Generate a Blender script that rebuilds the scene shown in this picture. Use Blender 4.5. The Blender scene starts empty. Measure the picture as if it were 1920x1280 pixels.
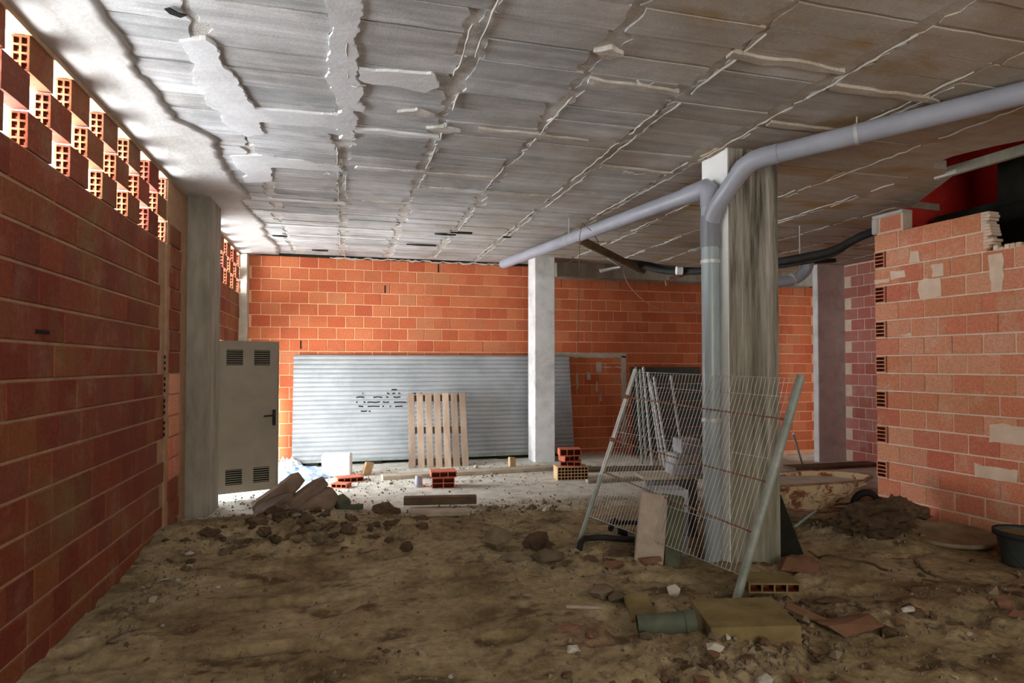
import bpy, bmesh, math, random
from mathutils import Vector, Matrix, noise
random.seed(7)
S = bpy.context.scene
COL = S.collection
R = math.radians
PI = math.pi

# ------------------------------------------------------------------ camera
F = 1170.0
YAW = math.atan(315 / F)
PITCH = R(1.2)
CAM = Vector((0, 0, 1.65))
SHIFT = 43 - F * math.tan(PITCH)
cd = bpy.data.cameras.new('camera')
cam = bpy.data.objects.new('camera', cd)
COL.objects.link(cam)
cam.location = CAM
cam.rotation_euler = (PI / 2 + PITCH, 0, -YAW)
cd.sensor_width = 36
cd.lens = 36 * F / 1920
cd.shift_y = SHIFT / 1920
cd.clip_start = 0.05
S.camera = cam

# ------------------------------------------------------------------ sky, daylight, exposure
w = bpy.data.worlds.new('overcast_sky')
S.world = w
w.use_nodes = True
wb = w.node_tree.nodes['Background']
wb.inputs[0].default_value = (0.86, 0.93, 1.0, 1)
wb.inputs[1].default_value = 4.0


def area(name, loc, rot, sx, sy, power, col=(1, 1, 1)):
    l = bpy.data.lights.new(name, 'AREA')
    l.shape = 'RECTANGLE'
    l.size = sx
    l.size_y = sy
    l.energy = power
    l.color = col
    o = bpy.data.objects.new(name, l)
    o.location = loc
    o.rotation_euler = rot
    COL.objects.link(o)
    return o


# daylight of the street outside the left wall (through the pierced brick courses and the doorway)
area('street_daylight', (-4.4, 6.6, 1.3), (0, -R(106), 0), 4.6, 13.0, 4400, (0.93, 0.97, 1.0))
# daylight through the wide entrance behind the camera
area('entrance_daylight', (1.6, -3.2, 2.3), (PI / 2, 0, 0), 3.5, 2.0, 125, (1.0, 0.95, 0.84))
sd = bpy.data.lights.new('hazy_sun', 'SUN')
sd.energy = 30.0
sd.angle = R(12)
sd.color = (1.0, 0.95, 0.88)
sun = bpy.data.objects.new('hazy_sun', sd)
sun.rotation_euler = Vector((0.20, 0.88, -0.30)).to_track_quat('-Z', 'Y').to_euler()
COL.objects.link(sun)
S.view_settings.view_transform = 'Standard'
S.view_settings.look = 'None'
S.view_settings.exposure = 0.42
S.view_settings.gamma = 1
S.view_settings.use_curve_mapping = False

# ------------------------------------------------------------------ placing helpers
fwd = Vector((math.sin(YAW) * math.cos(PITCH), math.cos(YAW) * math.cos(PITCH), math.sin(PITCH)))
rgt = Vector((math.cos(YAW), -math.sin(YAW), 0))
upv = rgt.cross(fwd)


def at(px, py, dep):
    """point seen at pixel px,py at depth dep (metres)"""
    return CAM + (fwd + rgt * ((px - 960) / F) - upv * ((py - 640 - SHIFT) / F)) * dep


def on(px, py, ax, val):
    d = fwd + rgt * ((px - 960) / F) - upv * ((py - 640 - SHIFT) / F)
    return CAM + d * ((val - CAM[ax]) / d[ax])


def depth(p):
    return (Vector(p) - CAM).dot(fwd)


def seen(p, m=0.08):
    v = Vector(p) - CAM
    d = v.dot(fwd)
    if d < 0.3:
        return False
    x = v.dot(rgt) / d * F / 960
    y = (v.dot(upv) / d * F - SHIFT) / 640
    return abs(x) < 1 + m and abs(y) < 1 + m


# ------------------------------------------------------------------ terrain
def nz(x, y, s, k=0.0):
    return noise.noise(Vector((x * s + 11.3, y * s - 4.1, k)))


def bump(x, y, cx, cy, rx, ry, h):
    q = ((x - cx) / rx) ** 2 + ((y - cy) / ry) ** 2
    return h * math.exp(-q * 1.6) if q < 4 else 0.0


def clump(x, y):
    """0..1 where loose rubble and clods lie"""
    m = 0.0
    for (cx, cy, rx, ry, a) in ((1.9, 2.9, 1.15, 0.95, 1.0), (1.9, 4.9, 0.75, 0.6, 0.75), (3.1, 3.2, 1.0, 0.8, 0.9),
                                (-0.6, 6.2, 1.3, 0.65, 1.0), (0.7, 6.3, 0.8, 0.5, 0.8), (-1.35, 4.9, 0.35, 1.4, 0.6),
                                (3.4, 4.25, 0.7, 0.5, 0.9), (4.4, 3.1, 0.8, 0.5, 0.7), (4.8, 4.8, 0.5, 0.4, 0.9),
                                (-0.2, 3.4, 0.7, 0.4, 0.35), (0.5, 3.0, 0.5, 0.3, 0.3), (1.8, 2.2, 1.4, 0.5, 1.0),
                                (2.0, 6.4, 0.6, 0.5, 0.6), (1.3, 8.9, 3.0, 0.5, 0.22)):
        q = ((x - cx) / rx) ** 2 + ((y - cy) / ry) ** 2
        m = max(m, a * math.exp(-q * 1.1))
    return m


def gz(x, y):
    z = 0.012 * nz(x, y, 1.1) + 0.005 * nz(x, y, 6)
    c = clump(x, y)
    z += c * (0.035 + 0.06 * nz(x, y, 4.5) + 0.06 * abs(nz(x, y, 9)) + 0.03 * nz(x, y, 23))
    z += bump(x, y, -0.5, 6.75, 1.1, 0.6, 0.13)
    z += bump(x, y, -1.5, 6.3, 0.4, 0.9, 0.10)
    z += bump(x, y, 4.95, 4.95, 0.38, 0.32, 0.20)
    z += bump(x, y, 5.6, 5.2, 0.3, 0.5, 0.10)
    z += bump(x, y, 3.4, 4.0, 0.8, 0.6, -0.09)
    z += bump(x, y, 3.5, 4.9, 0.8, 0.6, -0.05)
    # dark trodden pits in the dirt
    p = noise.noise(Vector((x * 2.3 + 3.7, y * 4.2 + 1.1, 5.0)))
    if p > 0.28 and y < 6.2:
        z -= min(0.05, (p - 0.28) * 0.24)
    z += 0.006 * nz(x, y, 19)
    if y > 7.3:
        z *= max(0.25, 1 - (y - 7.3) * 0.8)
    if y > 8.5 and x > 5:
        z -= min(0.2, (y - 8.5) * 0.12) * min(1, (x - 5))
    return z


# ------------------------------------------------------------------ mesh helpers
class MB:
    def __init__(s):
        s.v = []
        s.f = []
        s.t = []
        s.cur = 0.5
        s.sm = []
        s.smooth = False

    def add(s, vs, fs):
        n = len(s.v)
        s.v += [tuple(p) for p in vs]
        for f in fs:
            s.f.append(tuple(i + n for i in f))
            s.t.append(s.cur)
            s.sm.append(s.smooth)

    def box(s, x0, y0, z0, x1, y1, z1, M=None, bev=0.0):
        if bev <= 0:
            vs = [Vector((x, y, z)) for z in (z0, z1) for y in (y0, y1) for x in (x0, x1)]
            fs = [(0, 2, 3, 1), (4, 5, 7, 6), (0, 1, 5, 4), (2, 6, 7, 3), (0, 4, 6, 2), (1, 3, 7, 5)]
        else:
            b = min(bev, abs(x1 - x0) * .45, abs(y1 - y0) * .45, abs(z1 - z0) * .45)
            vs = []
            idx = {}
            for sx in (0, 1):
                for sy in (0, 1):
                    for sz in (0, 1):
                        X = (x0, x1)[sx]; Y = (y0, y1)[sy]; Z = (z0, z1)[sz]
                        ix = X + (b if sx == 0 else -b); iy = Y + (b if sy == 0 else -b); iz = Z + (b if sz == 0 else -b)
                        idx[(sx, sy, sz, 0)] = len(vs); vs.append(Vector((X, iy, iz)))
                        idx[(sx, sy, sz, 1)] = len(vs); vs.append(Vector((ix, Y, iz)))
                        idx[(sx, sy, sz, 2)] = len(vs); vs.append(Vector((ix, iy, Z)))
            fs = []
            for a in (0, 1):
                def k(p, q, r, s_):
                    return idx[(p, q, r, s_)]
                fs.append((k(a, 0, 0, 0), k(a, 1, 0, 0), k(a, 1, 1, 0), k(a, 0, 1, 0)))
                fs.append((k(0, a, 0, 1), k(1, a, 0, 1), k(1, a, 1, 1), k(0, a, 1, 1)))
                fs.append((k(0, 0, a, 2), k(1, 0, a, 2), k(1, 1, a, 2), k(0, 1, a, 2)))
                for c in (0, 1):
                    fs.append((k(a, c, 0, 0), k(a, c, 1, 0), k(a, c, 1, 1), k(a, c, 0, 1)))
                    fs.append((k(a, 0, c, 0), k(a, 1, c, 0), k(a, 1, c, 2), k(a, 0, c, 2)))
                    fs.append((k(0, a, c, 1), k(1, a, c, 1), k(1, a, c, 2), k(0, a, c, 2)))
                    for e in (0, 1):
                        fs.append((k(a, c, e, 0), k(a, c, e, 1), k(a, c, e, 2)))
            ctr = Vector(((x0 + x1) / 2, (y0 + y1) / 2, (z0 + z1) / 2))
            out = []
            for f in fs:
                n = (vs[f[1]] - vs[f[0]]).cross(vs[f[2]] - vs[f[0]])
                m = sum((vs[i] for i in f), Vector()) / len(f)
                out.append(f if n.dot(m - ctr) > 0 else tuple(reversed(f)))
            fs = out
        if M is not None:
            vs = [M @ p for p in vs]
        s.add(vs, fs)

    def bar(s, a, b, w, h, up=(0, 0, 1), bev=0.0):
        a = Vector(a); b = Vector(b)
        d = b - a
        M = frame(a, d, up)
        s.box(-w / 2, 0, -h / 2, w / 2, d.length, h / 2, M, bev)

    def tube(s, pts, r, n=8, caps=True, hollow=0.0, smooth=True):
        pts = [Vector(p) for p in pts]
        rr = r if isinstance(r, (list, tuple)) else [r] * len(pts)
        s0 = s.smooth
        s.smooth = smooth
        vs = []
        pd = None
        u = None
        for i, p in enumerate(pts):
            if i == 0: d = pts[1] - p
            elif i == len(pts) - 1: d = p - pts[i - 1]
            else: d = (pts[i + 1] - p).normalized() + (p - pts[i - 1]).normalized()
            d.normalize()
            if u is None:
                u = d.orthogonal().normalized()
            else:
                u = (u - d * u.dot(d)).normalized()
            v = d.cross(u)
            for k in range(n):
                a = 2 * PI * k / n
                vs.append(p + (u * math.cos(a) + v * math.sin(a)) * rr[i])
        fs = []
        for i in range(len(pts) - 1):
            for k in range(n):
                a = i * n + k; b = i * n + (k + 1) % n
                fs.append((a, b, b + n, a + n))
        s.add(vs, fs)
        s.smooth = False
        if caps:
            m = len(vs)
            s.add(vs[:n], [tuple(reversed(range(n)))])
            s.add(vs[m - n:], [tuple(range(n))])
        s.smooth = s0

    def prism(s, poly, z0, z1, M=None):
        n = len(poly)
        vs = [Vector((p[0], p[1], z0)) for p in poly] + [Vector((p[0], p[1], z1)) for p in poly]
        if M is not None:
            vs = [M @ p for p in vs]
        fs = [tuple(reversed(range(n))), tuple(range(n, 2 * n))]
        fs += [(i, (i + 1) % n, (i + 1) % n + n, i + n) for i in range(n)]
        s.add(vs, fs)

    def lathe(s, prof, n=24, M=None, smooth=True, close=False):
        s0 = s.smooth
        s.smooth = smooth
        vs = []
        for (r, z) in prof:
            for k in range(n):
                a = 2 * PI * k / n
                p = Vector((r * math.cos(a), r * math.sin(a), z))
                vs.append(M @ p if M is not None else p)
        fs = []
        for i in range(len(prof) - 1):
            for k in range(n):
                a = i * n + k; b = i * n + (k + 1) % n
                fs.append((a, b, b + n, a + n))
        s.add(vs, fs)
        s.smooth = s0

    def mesh(s, name, mat):
        me = bpy.data.meshes.new(name)
        me.from_pydata(s.v, [], s.f)
        for m in (mat if isinstance(mat, (list, tuple)) else [mat]):
            me.materials.append(m)
        at_ = me.attributes.new('tint', 'FLOAT', 'FACE')
        at_.data.foreach_set('value', s.t)
        me.polygons.foreach_set('use_smooth', s.sm)
        me.update()
        return me

    def build(s, name, mat, parent=None, **k):
        o = bpy.data.objects.new(name, s.mesh(name, mat))
        COL.objects.link(o)
        if parent: o.parent = parent
        for a, b in k.items(): o[a] = b
        return o


def frame(o, d, up=(0, 0, 1)):
    """matrix with local Y along d, local Z near up"""
    y = Vector(d).normalized()
    x = y.cross(Vector(up))
    if x.length < 1e-4: x = y.cross(Vector((1, 0, 0)))
    x.normalize()
    z = x.cross(y)
    M = Matrix((x, y, z)).transposed().to_4x4()
    M.translation = Vector(o)
    return M


def empty(name, loc, label, cat, group=None, rot=(0, 0, 0)):
    o = bpy.data.objects.new(name, None)
    o.location = loc
    o.rotation_euler = rot
    o.empty_display_size = 0.1
    COL.objects.link(o)
    o['label'] = label
    o['category'] = cat
    if group: o['group'] = group
    return o


def tag(o, label, cat, group=None, kind=None):
    o['label'] = label
    o['category'] = cat
    if group: o['group'] = group
    if kind: o['kind'] = kind
    return o


def struct(o):
    o['kind'] = 'structure'
    return o


def inst(me, name, M, parent=None):
    o = bpy.data.objects.new(name, me)
    COL.objects.link(o)
    if parent: o.parent = parent
    o.matrix_local = M
    return o


# ------------------------------------------------------------------ materials
def newmat(name, rough=0.9, spec=0.2, metal=0.0):
    m = bpy.data.materials.new(name)
    m.use_nodes = True
    nt = m.node_tree
    b = nt.nodes['Principled BSDF']
    b.inputs['Roughness'].default_value = rough
    b.inputs['Specular IOR Level'].default_value = spec
    b.inputs['Metallic'].default_value = metal
    return m, nt, b


def N(nt, t, **k):
    n = nt.nodes.new(t)
    for a, b in k.items():
        setattr(n, a, b)
    return n


def ramp(nt, fac, stops, interp='LINEAR'):
    r = N(nt, 'ShaderNodeValToRGB')
    r.color_ramp.interpolation = interp
    e = r.color_ramp.elements
    while len(e) > 1: e.remove(e[-1])
    for i, (p, c) in enumerate(stops):
        x = e[0] if i == 0 else e.new(p)
        x.position = p
        x.color = (*c, 1) if len(c) == 3 else c
    nt.links.new(fac, r.inputs[0])
    return r.outputs[0]


def mixc(nt, fac, a, b, mode='MIX'):
    m = N(nt, 'ShaderNodeMix', data_type='RGBA', blend_type=mode)
    for k, v in ((0, fac), (6, a), (7, b)):
        if isinstance(v, (int, float)): m.inputs[k].default_value = v
        elif isinstance(v, tuple): m.inputs[k].default_value = (*v, 1)
        else: nt.links.new(v, m.inputs[k])
    return m.outputs[2]


def noi(nt, co, scale, detail=5, rough=0.6, dist=0.0):
    n = N(nt, 'ShaderNodeTexNoise')
    n.inputs['Scale'].default_value = scale
    n.inputs['Detail'].default_value = detail
    n.inputs['Roughness'].default_value = rough
    n.inputs['Distortion'].default_value = dist
    nt.links.new(co, n.inputs['Vector'])
    return n.outputs[0]


def scaled(nt, co, s):
    mp = N(nt, 'ShaderNodeMapping')
    mp.inputs['Scale'].default_value = s
    nt.links.new(co, mp.inputs[0])
    return mp.outputs[0]


def wpos(nt):
    return N(nt, 'ShaderNodeNewGeometry').outputs['Position']


def setbump(nt, b, h, strength=0.4, dist=0.01):
    bp = N(nt, 'ShaderNodeBump')
    bp.inputs['Strength'].default_value = strength
    bp.inputs['Distance'].default_value = dist
    nt.links.new(h, bp.inputs['Height'])
    nt.links.new(bp.outputs[0], b.inputs['Normal'])


def rnd(nt):
    """random value per brick: object random + stored tint, wrapped"""
    oi = N(nt, 'ShaderNodeObjectInfo').outputs['Random']
    at_ = N(nt, 'ShaderNodeAttribute', attribute_name='tint').outputs['Fac']
    a = N(nt, 'ShaderNodeMath', operation='ADD')
    nt.links.new(oi, a.inputs[0]); nt.links.new(at_, a.inputs[1])
    f = N(nt, 'ShaderNodeMath', operation='FRACT')
    nt.links.new(a.outputs[0], f.inputs[0])
    return f.outputs[0]


def brick_mat(name, stops, dust=(0.55, 0.42, 0.33), dustamt=0.35, grime=(0.25, 0.2, 0.12), grimeamt=0.2):
    m, nt, b = newmat(name, 0.92, 0.15)
    r = rnd(nt)
    base = ramp(nt, r, stops)
    co = wpos(nt)
    n1 = noi(nt, co, 3.0, 6, 0.65)
    d = ramp(nt, n1, [(0.52, (0, 0, 0)), (0.72, (dustamt,) * 3)])
    c = mixc(nt, d, base, dust)
    n2 = noi(nt, co, 1.3, 5, 0.6, 0.5)
    g = ramp(nt, n2, [(0.5, (0, 0, 0)), (0.68, (grimeamt,) * 3)])
    c = mixc(nt, g, c, grime)
    n3 = noi(nt, co, 45, 3, 0.6)
    v = ramp(nt, n3, [(0.3, (0.78,) * 3), (0.7, (1.12,) * 3)])
    c = mixc(nt, 1.0, c, v, 'MULTIPLY')
    nt.links.new(c, b.inputs['Base Color'])
    wv = N(nt, 'ShaderNodeTexWave', wave_type='BANDS', bands_direction='Z')
    wv.inputs['Scale'].default_value = 32
    wv.inputs['Distortion'].default_value = 0.8
    nt.links.new(co, wv.inputs['Vector'])
    h = mixc(nt, 0.6, wv.outputs['Color'], n3)
    setbump(nt, b, h, 0.35, 0.004)
    return m


def plain(name, stops, scale=6, rough=0.9, spec=0.2, metal=0.0, bump=0.3, bdist=0.006, bscale=40, stretch=None, userand=0.0):
    m, nt, b = newmat(name, rough, spec, metal)
    co = wpos(nt)
    if stretch: co = scaled(nt, co, stretch)
    n = noi(nt, co, scale, 6, 0.62, 0.3)
    c = ramp(nt, n, stops)
    if userand > 0:
        v = ramp(nt, rnd(nt), [(0, (1 - userand,) * 3), (1, (1 + userand * 0.6,) * 3)])
        c = mixc(nt, 1.0, c, v, 'MULTIPLY')
    nt.links.new(c, b.inputs['Base Color'])
    setbump(nt, b, noi(nt, co, bscale, 4, 0.6), bump, bdist)
    return m


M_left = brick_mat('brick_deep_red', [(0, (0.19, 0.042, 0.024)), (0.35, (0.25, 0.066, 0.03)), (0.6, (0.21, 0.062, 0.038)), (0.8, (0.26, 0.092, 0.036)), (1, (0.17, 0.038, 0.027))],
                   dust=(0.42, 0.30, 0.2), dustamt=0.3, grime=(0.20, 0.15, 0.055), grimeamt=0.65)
M_back = brick_mat('brick_orange', [(0, (0.52, 0.125, 0.055)), (0.3, (0.56, 0.155, 0.066)), (0.6, (0.60, 0.19, 0.085)), (0.85, (0.48, 0.11, 0.05)), (1, (0.55, 0.21, 0.1))],
                   dust=(0.7, 0.3, 0.15), dustamt=0.25, grime=(0.35, 0.1, 0.03), grimeamt=0.3)
M_part = brick_mat('brick_salmon', [(0, (0.62, 0.20, 0.115)), (0.3, (0.66, 0.26, 0.15)), (0.55, (0.68, 0.32, 0.20)), (0.8, (0.56, 0.16, 0.10)), (1, (0.62, 0.27, 0.14))],
                   dust=(0.62, 0.48, 0.34), dustamt=0.55, grime=(0.45, 0.28, 0.12), grimeamt=0.25)
M_far = brick_mat('brick_pink', [(0, (0.46, 0.13, 0.10)), (0.5, (0.52, 0.2, 0.16)), (1, (0.42, 0.12, 0.09))],
                  dust=(0.5, 0.4, 0.36), dustamt=0.5, grime=(0.3, 0.2, 0.14), grimeamt=0.3)
M_shaft = brick_mat('brick_crimson', [(0, (0.60, 0.02, 0.015)), (1, (0.68, 0.04, 0.03))], dustamt=0.05, grimeamt=0.1)
M_cell = plain('brick_hollow', [(0.3, (0.10, 0.02, 0.012)), (0.7, (0.16, 0.035, 0.02))])
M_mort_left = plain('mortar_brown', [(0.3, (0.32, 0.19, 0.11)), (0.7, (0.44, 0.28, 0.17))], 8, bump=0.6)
M_mort_back = plain('mortar_peach', [(0.3, (0.72, 0.36, 0.2)), (0.7, (0.82, 0.5, 0.3))], 5, bump=0.6)
M_mort_part = plain('mortar_cream', [(0.3, (0.62, 0.46, 0.34)), (0.7, (0.76, 0.6, 0.47))], 6, bump=0.6)
M_mortar = plain('mortar_grey', [(0.3, (0.40, 0.36, 0.29)), (0.7, (0.56, 0.50, 0.42))], 7, bump=0.8, bdist=0.01)
M_conc = plain('concrete', [(0.3, (0.22, 0.21, 0.17)), (0.55, (0.34, 0.32, 0.26)), (0.75, (0.42, 0.40, 0.34))], 5, bump=0.5, bdist=0.008, stretch=(1, 1, 0.3))
M_conc_pale = plain('concrete_whitish', [(0.3, (0.52, 0.52, 0.50)), (0.5, (0.68, 0.68, 0.67)), (0.75, (0.8, 0.8, 0.8))], 4, bump=0.5, bdist=0.008)
M_plaster = plain('plaster_white', [(0.25, (0.36, 0.345, 0.32)), (0.45, (0.48, 0.47, 0.455)), (0.7, (0.58, 0.58, 0.58))], 1.7, bump=0.5, bdist=0.03, bscale=5)


M_smear = plain('whitish_smear', [(0.25, (0.56, 0.56, 0.56)), (0.5, (0.70, 0.71, 0.73)), (0.75, (0.80, 0.81, 0.83))], 2.5, bump=0.5, bdist=0.01, bscale=14)


def ceiling_mat(name, rib=False):
    m, nt, b = newmat(name, 0.95, 0.1)
    co = wpos(nt)
    sx = N(nt, 'ShaderNodeSeparateXYZ')
    nt.links.new(co, sx.inputs[0])
    r = rnd(nt)
    if rib:
        base = ramp(nt, noi(nt, co, 6, 6, 0.65), [(0.3, (0.44, 0.41, 0.37)), (0.5, (0.58, 0.56, 0.53)), (0.7, (0.74, 0.73, 0.72))])
    else:
        base = ramp(nt, r, [(0, (0.42, 0.435, 0.44)), (0.35, (0.56, 0.57, 0.58)), (0.65, (0.48, 0.475, 0.47)), (1, (0.61, 0.62, 0.64))])
        n0 = ramp(nt, noi(nt, co, 2.2, 5, 0.6, 0.6), [(0.35, (0.82,) * 3), (0.65, (1.15,) * 3)])
        base = mixc(nt, 1.0, base, n0, 'MULTIPLY')
    ns = ramp(nt, noi(nt, scaled(nt, co, (0.5, 5.0, 1)), 1.8, 6, 0.65, 0.5), [(0.36, (0.78,) * 3), (0.5, (1.0,) * 3), (0.66, (1.22,) * 3)])
    base = mixc(nt, 1.0, base, ns, 'MULTIPLY')
    # the slab turns brown and ochre with damp towards the right-hand bays
    n1 = noi(nt, co, 0.9, 5, 0.6, 0.4)
    a = N(nt, 'ShaderNodeMath', operation='MULTIPLY_ADD')
    nt.links.new(sx.outputs[0], a.inputs[0]); a.inputs[1].default_value = 0.14
    nt.links.new(n1, a.inputs[2])
    f = ramp(nt, a.outputs[0], [(0.62, (0, 0, 0)), (1.15, (0.75,) * 3)])
    c = mixc(nt, f, base, (0.36, 0.29, 0.21))
    n2 = noi(nt, scaled(nt, co, (0.6, 2.0, 1)), 1.4, 5, 0.6, 0.4)
    f2 = N(nt, 'ShaderNodeMath', operation='MULTIPLY')
    nt.links.new(ramp(nt, n2, [(0.53, (0, 0, 0)), (0.66, (0.75,) * 3)]), f2.inputs[0])
    nt.links.new(ramp(nt, a.outputs[0], [(0.9, (0, 0, 0)), (1.25, (1,) * 3)]), f2.inputs[1])
    c = mixc(nt, f2.outputs[0], c, (0.34, 0.22, 0.07))
    n3 = noi(nt, co, 70, 3, 0.7)
    c = mixc(nt, 1.0, c, ramp(nt, n3, [(0.3, (0.85,) * 3), (0.7, (1.1,) * 3)]), 'MULTIPLY')
    nt.links.new(c, b.inputs['Base Color'])
    h = mixc(nt, 0.5, n3, noi(nt, co, 12, 5, 0.6))
    setbump(nt, b, h, 0.7 if rib else 0.4, 0.015 if rib else 0.006)
    return m


M_cblock = ceiling_mat('ceiling_block_concrete')
M_crib = ceiling_mat('ceiling_mortar', True)
M_ridge = plain('ridge_mortar', [(0.3, (0.42, 0.39, 0.35)), (0.7, (0.62, 0.59, 0.55))], 5, bump=0.5)


def floor_mat():
    m, nt, b = newmat('dirt_floor', 0.95, 0.12)
    co = wpos(nt)
    sx = N(nt, 'ShaderNodeSeparateXYZ')
    nt.links.new(co, sx.inputs[0])
    n1 = noi(nt, co, 1.6, 6, 0.6, 0.3)
    dirt = ramp(nt, n1, [(0.3, (0.15, 0.108, 0.055)), (0.42, (0.25, 0.195, 0.105)), (0.58, (0.37, 0.30, 0.175)), (0.75, (0.44, 0.355, 0.24))])
    n2 = noi(nt, scaled(nt, co, (1.0, 1.7, 1)), 2.1, 6, 0.65, 0.4)
    dirt = mixc(nt, ramp(nt, n2, [(0.54, (0, 0, 0)), (0.64, (0.8,) * 3)]), dirt, (0.075, 0.045, 0.022))
    # reddish brick dust
    n4 = noi(nt, co, 0.9, 4, 0.6)
    dirt = mixc(nt, ramp(nt, n4, [(0.55, (0, 0, 0)), (0.7, (0.35,) * 3)]), dirt, (0.34, 0.17, 0.12))
    n3 = noi(nt, co, 14, 5, 0.7)
    dirt = mixc(nt, 1.0, dirt, ramp(nt, n3, [(0.35, (0.7,) * 3), (0.65, (1.2,) * 3)]), 'MULTIPLY')
    pale = ramp(nt, noi(nt, co, 5, 6, 0.65), [(0.3, (0.42, 0.40, 0.34)), (0.5, (0.62, 0.60, 0.52)), (0.7, (0.72, 0.70, 0.63))])  # greyish back floor, lightened further for the daylight falling there
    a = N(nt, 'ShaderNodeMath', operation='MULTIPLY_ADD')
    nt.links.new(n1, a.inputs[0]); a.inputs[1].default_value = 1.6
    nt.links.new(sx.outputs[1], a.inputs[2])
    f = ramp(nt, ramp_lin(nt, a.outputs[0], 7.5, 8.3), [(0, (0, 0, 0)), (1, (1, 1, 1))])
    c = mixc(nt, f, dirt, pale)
    nt.links.new(c, b.inputs['Base Color'])
    h = mixc(nt, 0.5, n3, noi(nt, co, 50, 4, 0.7))
    setbump(nt, b, h, 0.8, 0.02)
    return m


def ramp_lin(nt, v, lo, hi):
    r = N(nt, 'ShaderNodeMapRange')
    nt.links.new(v, r.inputs[0])
    r.inputs[1].default_value = lo
    r.inputs[2].default_value = hi
    return r.outputs[0]


M_floor = floor_mat()
M_pvc = plain('grey_pvc', [(0.3, (0.25, 0.26, 0.30)), (0.7, (0.33, 0.34, 0.39))], 3, 0.38, 0.5, bump=0.05)
M_down = plain('downpipe_plastic', [(0.3, (0.26, 0.32, 0.34)), (0.7, (0.33, 0.39, 0.41))], 3, 0.35, 0.5, bump=0.05)
M_lit_side = plain('lit_concrete', [(0.3, (0.78, 0.78, 0.76)), (0.7, (0.86, 0.86, 0.85))], 4, bump=0.4)  # near-white, stands for daylight on the big column's left face
M_pvc2 = plain('grey_pvc_socket', [(0.3, (0.16, 0.17, 0.19)), (0.7, (0.2, 0.21, 0.24))], 3, 0.4, 0.5, bump=0.05)
M_black = plain('black_rubber', [(0.3, (0.012, 0.012, 0.013)), (0.7, (0.03, 0.028, 0.025))], 5, 0.7, 0.3, bump=0.2)
M_galv = plain('galvanised_steel', [(0.3, (0.42, 0.43, 0.42)), (0.7, (0.58, 0.59, 0.58))], 9, 0.45, 0.5, 0.35, bump=0.1)
M_galv_dull = plain('dull_galvanised_steel', [(0.3, (0.20, 0.23, 0.20)), (0.7, (0.34, 0.37, 0.34))], 9, 0.6, 0.4, 0.2, bump=0.2)
M_rust = plain('rusty_steel', [(0.3, (0.16, 0.07, 0.04)), (0.7, (0.36, 0.2, 0.13))], 12, 0.8, 0.3, 0.2, bump=0.4)
M_shut = plain('shutter_steel', [(0.3, (0.27, 0.29, 0.30)), (0.55, (0.37, 0.39, 0.40)), (0.8, (0.45, 0.46, 0.46))], 1.6, 0.55, 0.4, 0.15, bump=0.1)
M_ink = plain('graffiti_ink', [(0.3, (0.008, 0.008, 0.015)), (0.7, (0.02, 0.02, 0.03))])
M_door = plain('door_paint', [(0.3, (0.28, 0.25, 0.20)), (0.7, (0.35, 0.31, 0.25))], 3, 0.6, 0.3, bump=0.05)
M_dark = plain('dark_void', [(0.3, (0.01, 0.01, 0.008)), (0.7, (0.02, 0.02, 0.015))])
M_wood = plain('pallet_wood', [(0.3, (0.30, 0.21, 0.15)), (0.55, (0.42, 0.31, 0.23)), (0.8, (0.5, 0.39, 0.29))], 5, bump=0.4, stretch=(1, 1, 0.15), userand=0.25)
M_wood2 = plain('plank_wood', [(0.3, (0.36, 0.30, 0.22)), (0.7, (0.52, 0.45, 0.35))], 6, bump=0.4, userand=0.2)
M_wood_dk = plain('dirty_timber', [(0.3, (0.11, 0.07, 0.04)), (0.7, (0.2, 0.14, 0.09))], 6, bump=0.5, userand=0.3)
M_rust_board = plain('dark_board', [(0.3, (0.04, 0.045, 0.04)), (0.7, (0.08, 0.09, 0.075))], 2, 0.7)
M_block = plain('grey_block', [(0.3, (0.33, 0.34, 0.36)), (0.7, (0.5, 0.51, 0.54))], 8, bump=0.7, userand=0.15)
M_block_dk = plain('dark_grey_block', [(0.3, (0.12, 0.12, 0.11)), (0.7, (0.2, 0.19, 0.18))], 8, bump=0.7, userand=0.25)
M_tile = plain('paving_tile', [(0.3, (0.34, 0.28, 0.22)), (0.7, (0.46, 0.39, 0.32))], 12, bump=0.5)
M_moss = plain('mossy_concrete', [(0.3, (0.07, 0.08, 0.05)), (0.7, (0.13, 0.14, 0.09))], 8, bump=0.6)
M_terra = plain('terracotta', [(0.3, (0.48, 0.11, 0.06)), (0.7, (0.66, 0.2, 0.12))], 8, bump=0.4, userand=0.2)
M_clay = plain('yellow_clay_brick', [(0.3, (0.50, 0.32, 0.16)), (0.7, (0.68, 0.48, 0.28))], 12, bump=0.5)
M_clay_dirty = plain('muddy_clay_brick', [(0.3, (0.15, 0.11, 0.045)), (0.6, (0.23, 0.18, 0.08)), (0.8, (0.28, 0.225, 0.13))], 5, bump=0.6)
M_stone = plain('rubble_stone', [(0.3, (0.12, 0.09, 0.055)), (0.5, (0.18, 0.14, 0.09)), (0.75, (0.28, 0.235, 0.17))], 5, bump=0.7, bdist=0.01, userand=0.4)
M_mud = plain('mud_clod', [(0.3, (0.07, 0.045, 0.025)), (0.6, (0.13, 0.085, 0.05)), (0.8, (0.19, 0.13, 0.08))], 9, bump=0.9, bdist=0.012, userand=0.35)
M_redstone = plain('brick_rubble', [(0.3, (0.15, 0.075, 0.042)), (0.7, (0.24, 0.13, 0.08))], 6, bump=0.6, userand=0.3)
M_pale = plain('pale_rubble', [(0.3, (0.34, 0.32, 0.27)), (0.7, (0.52, 0.5, 0.43))], 7, bump=0.5, userand=0.3)
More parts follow.
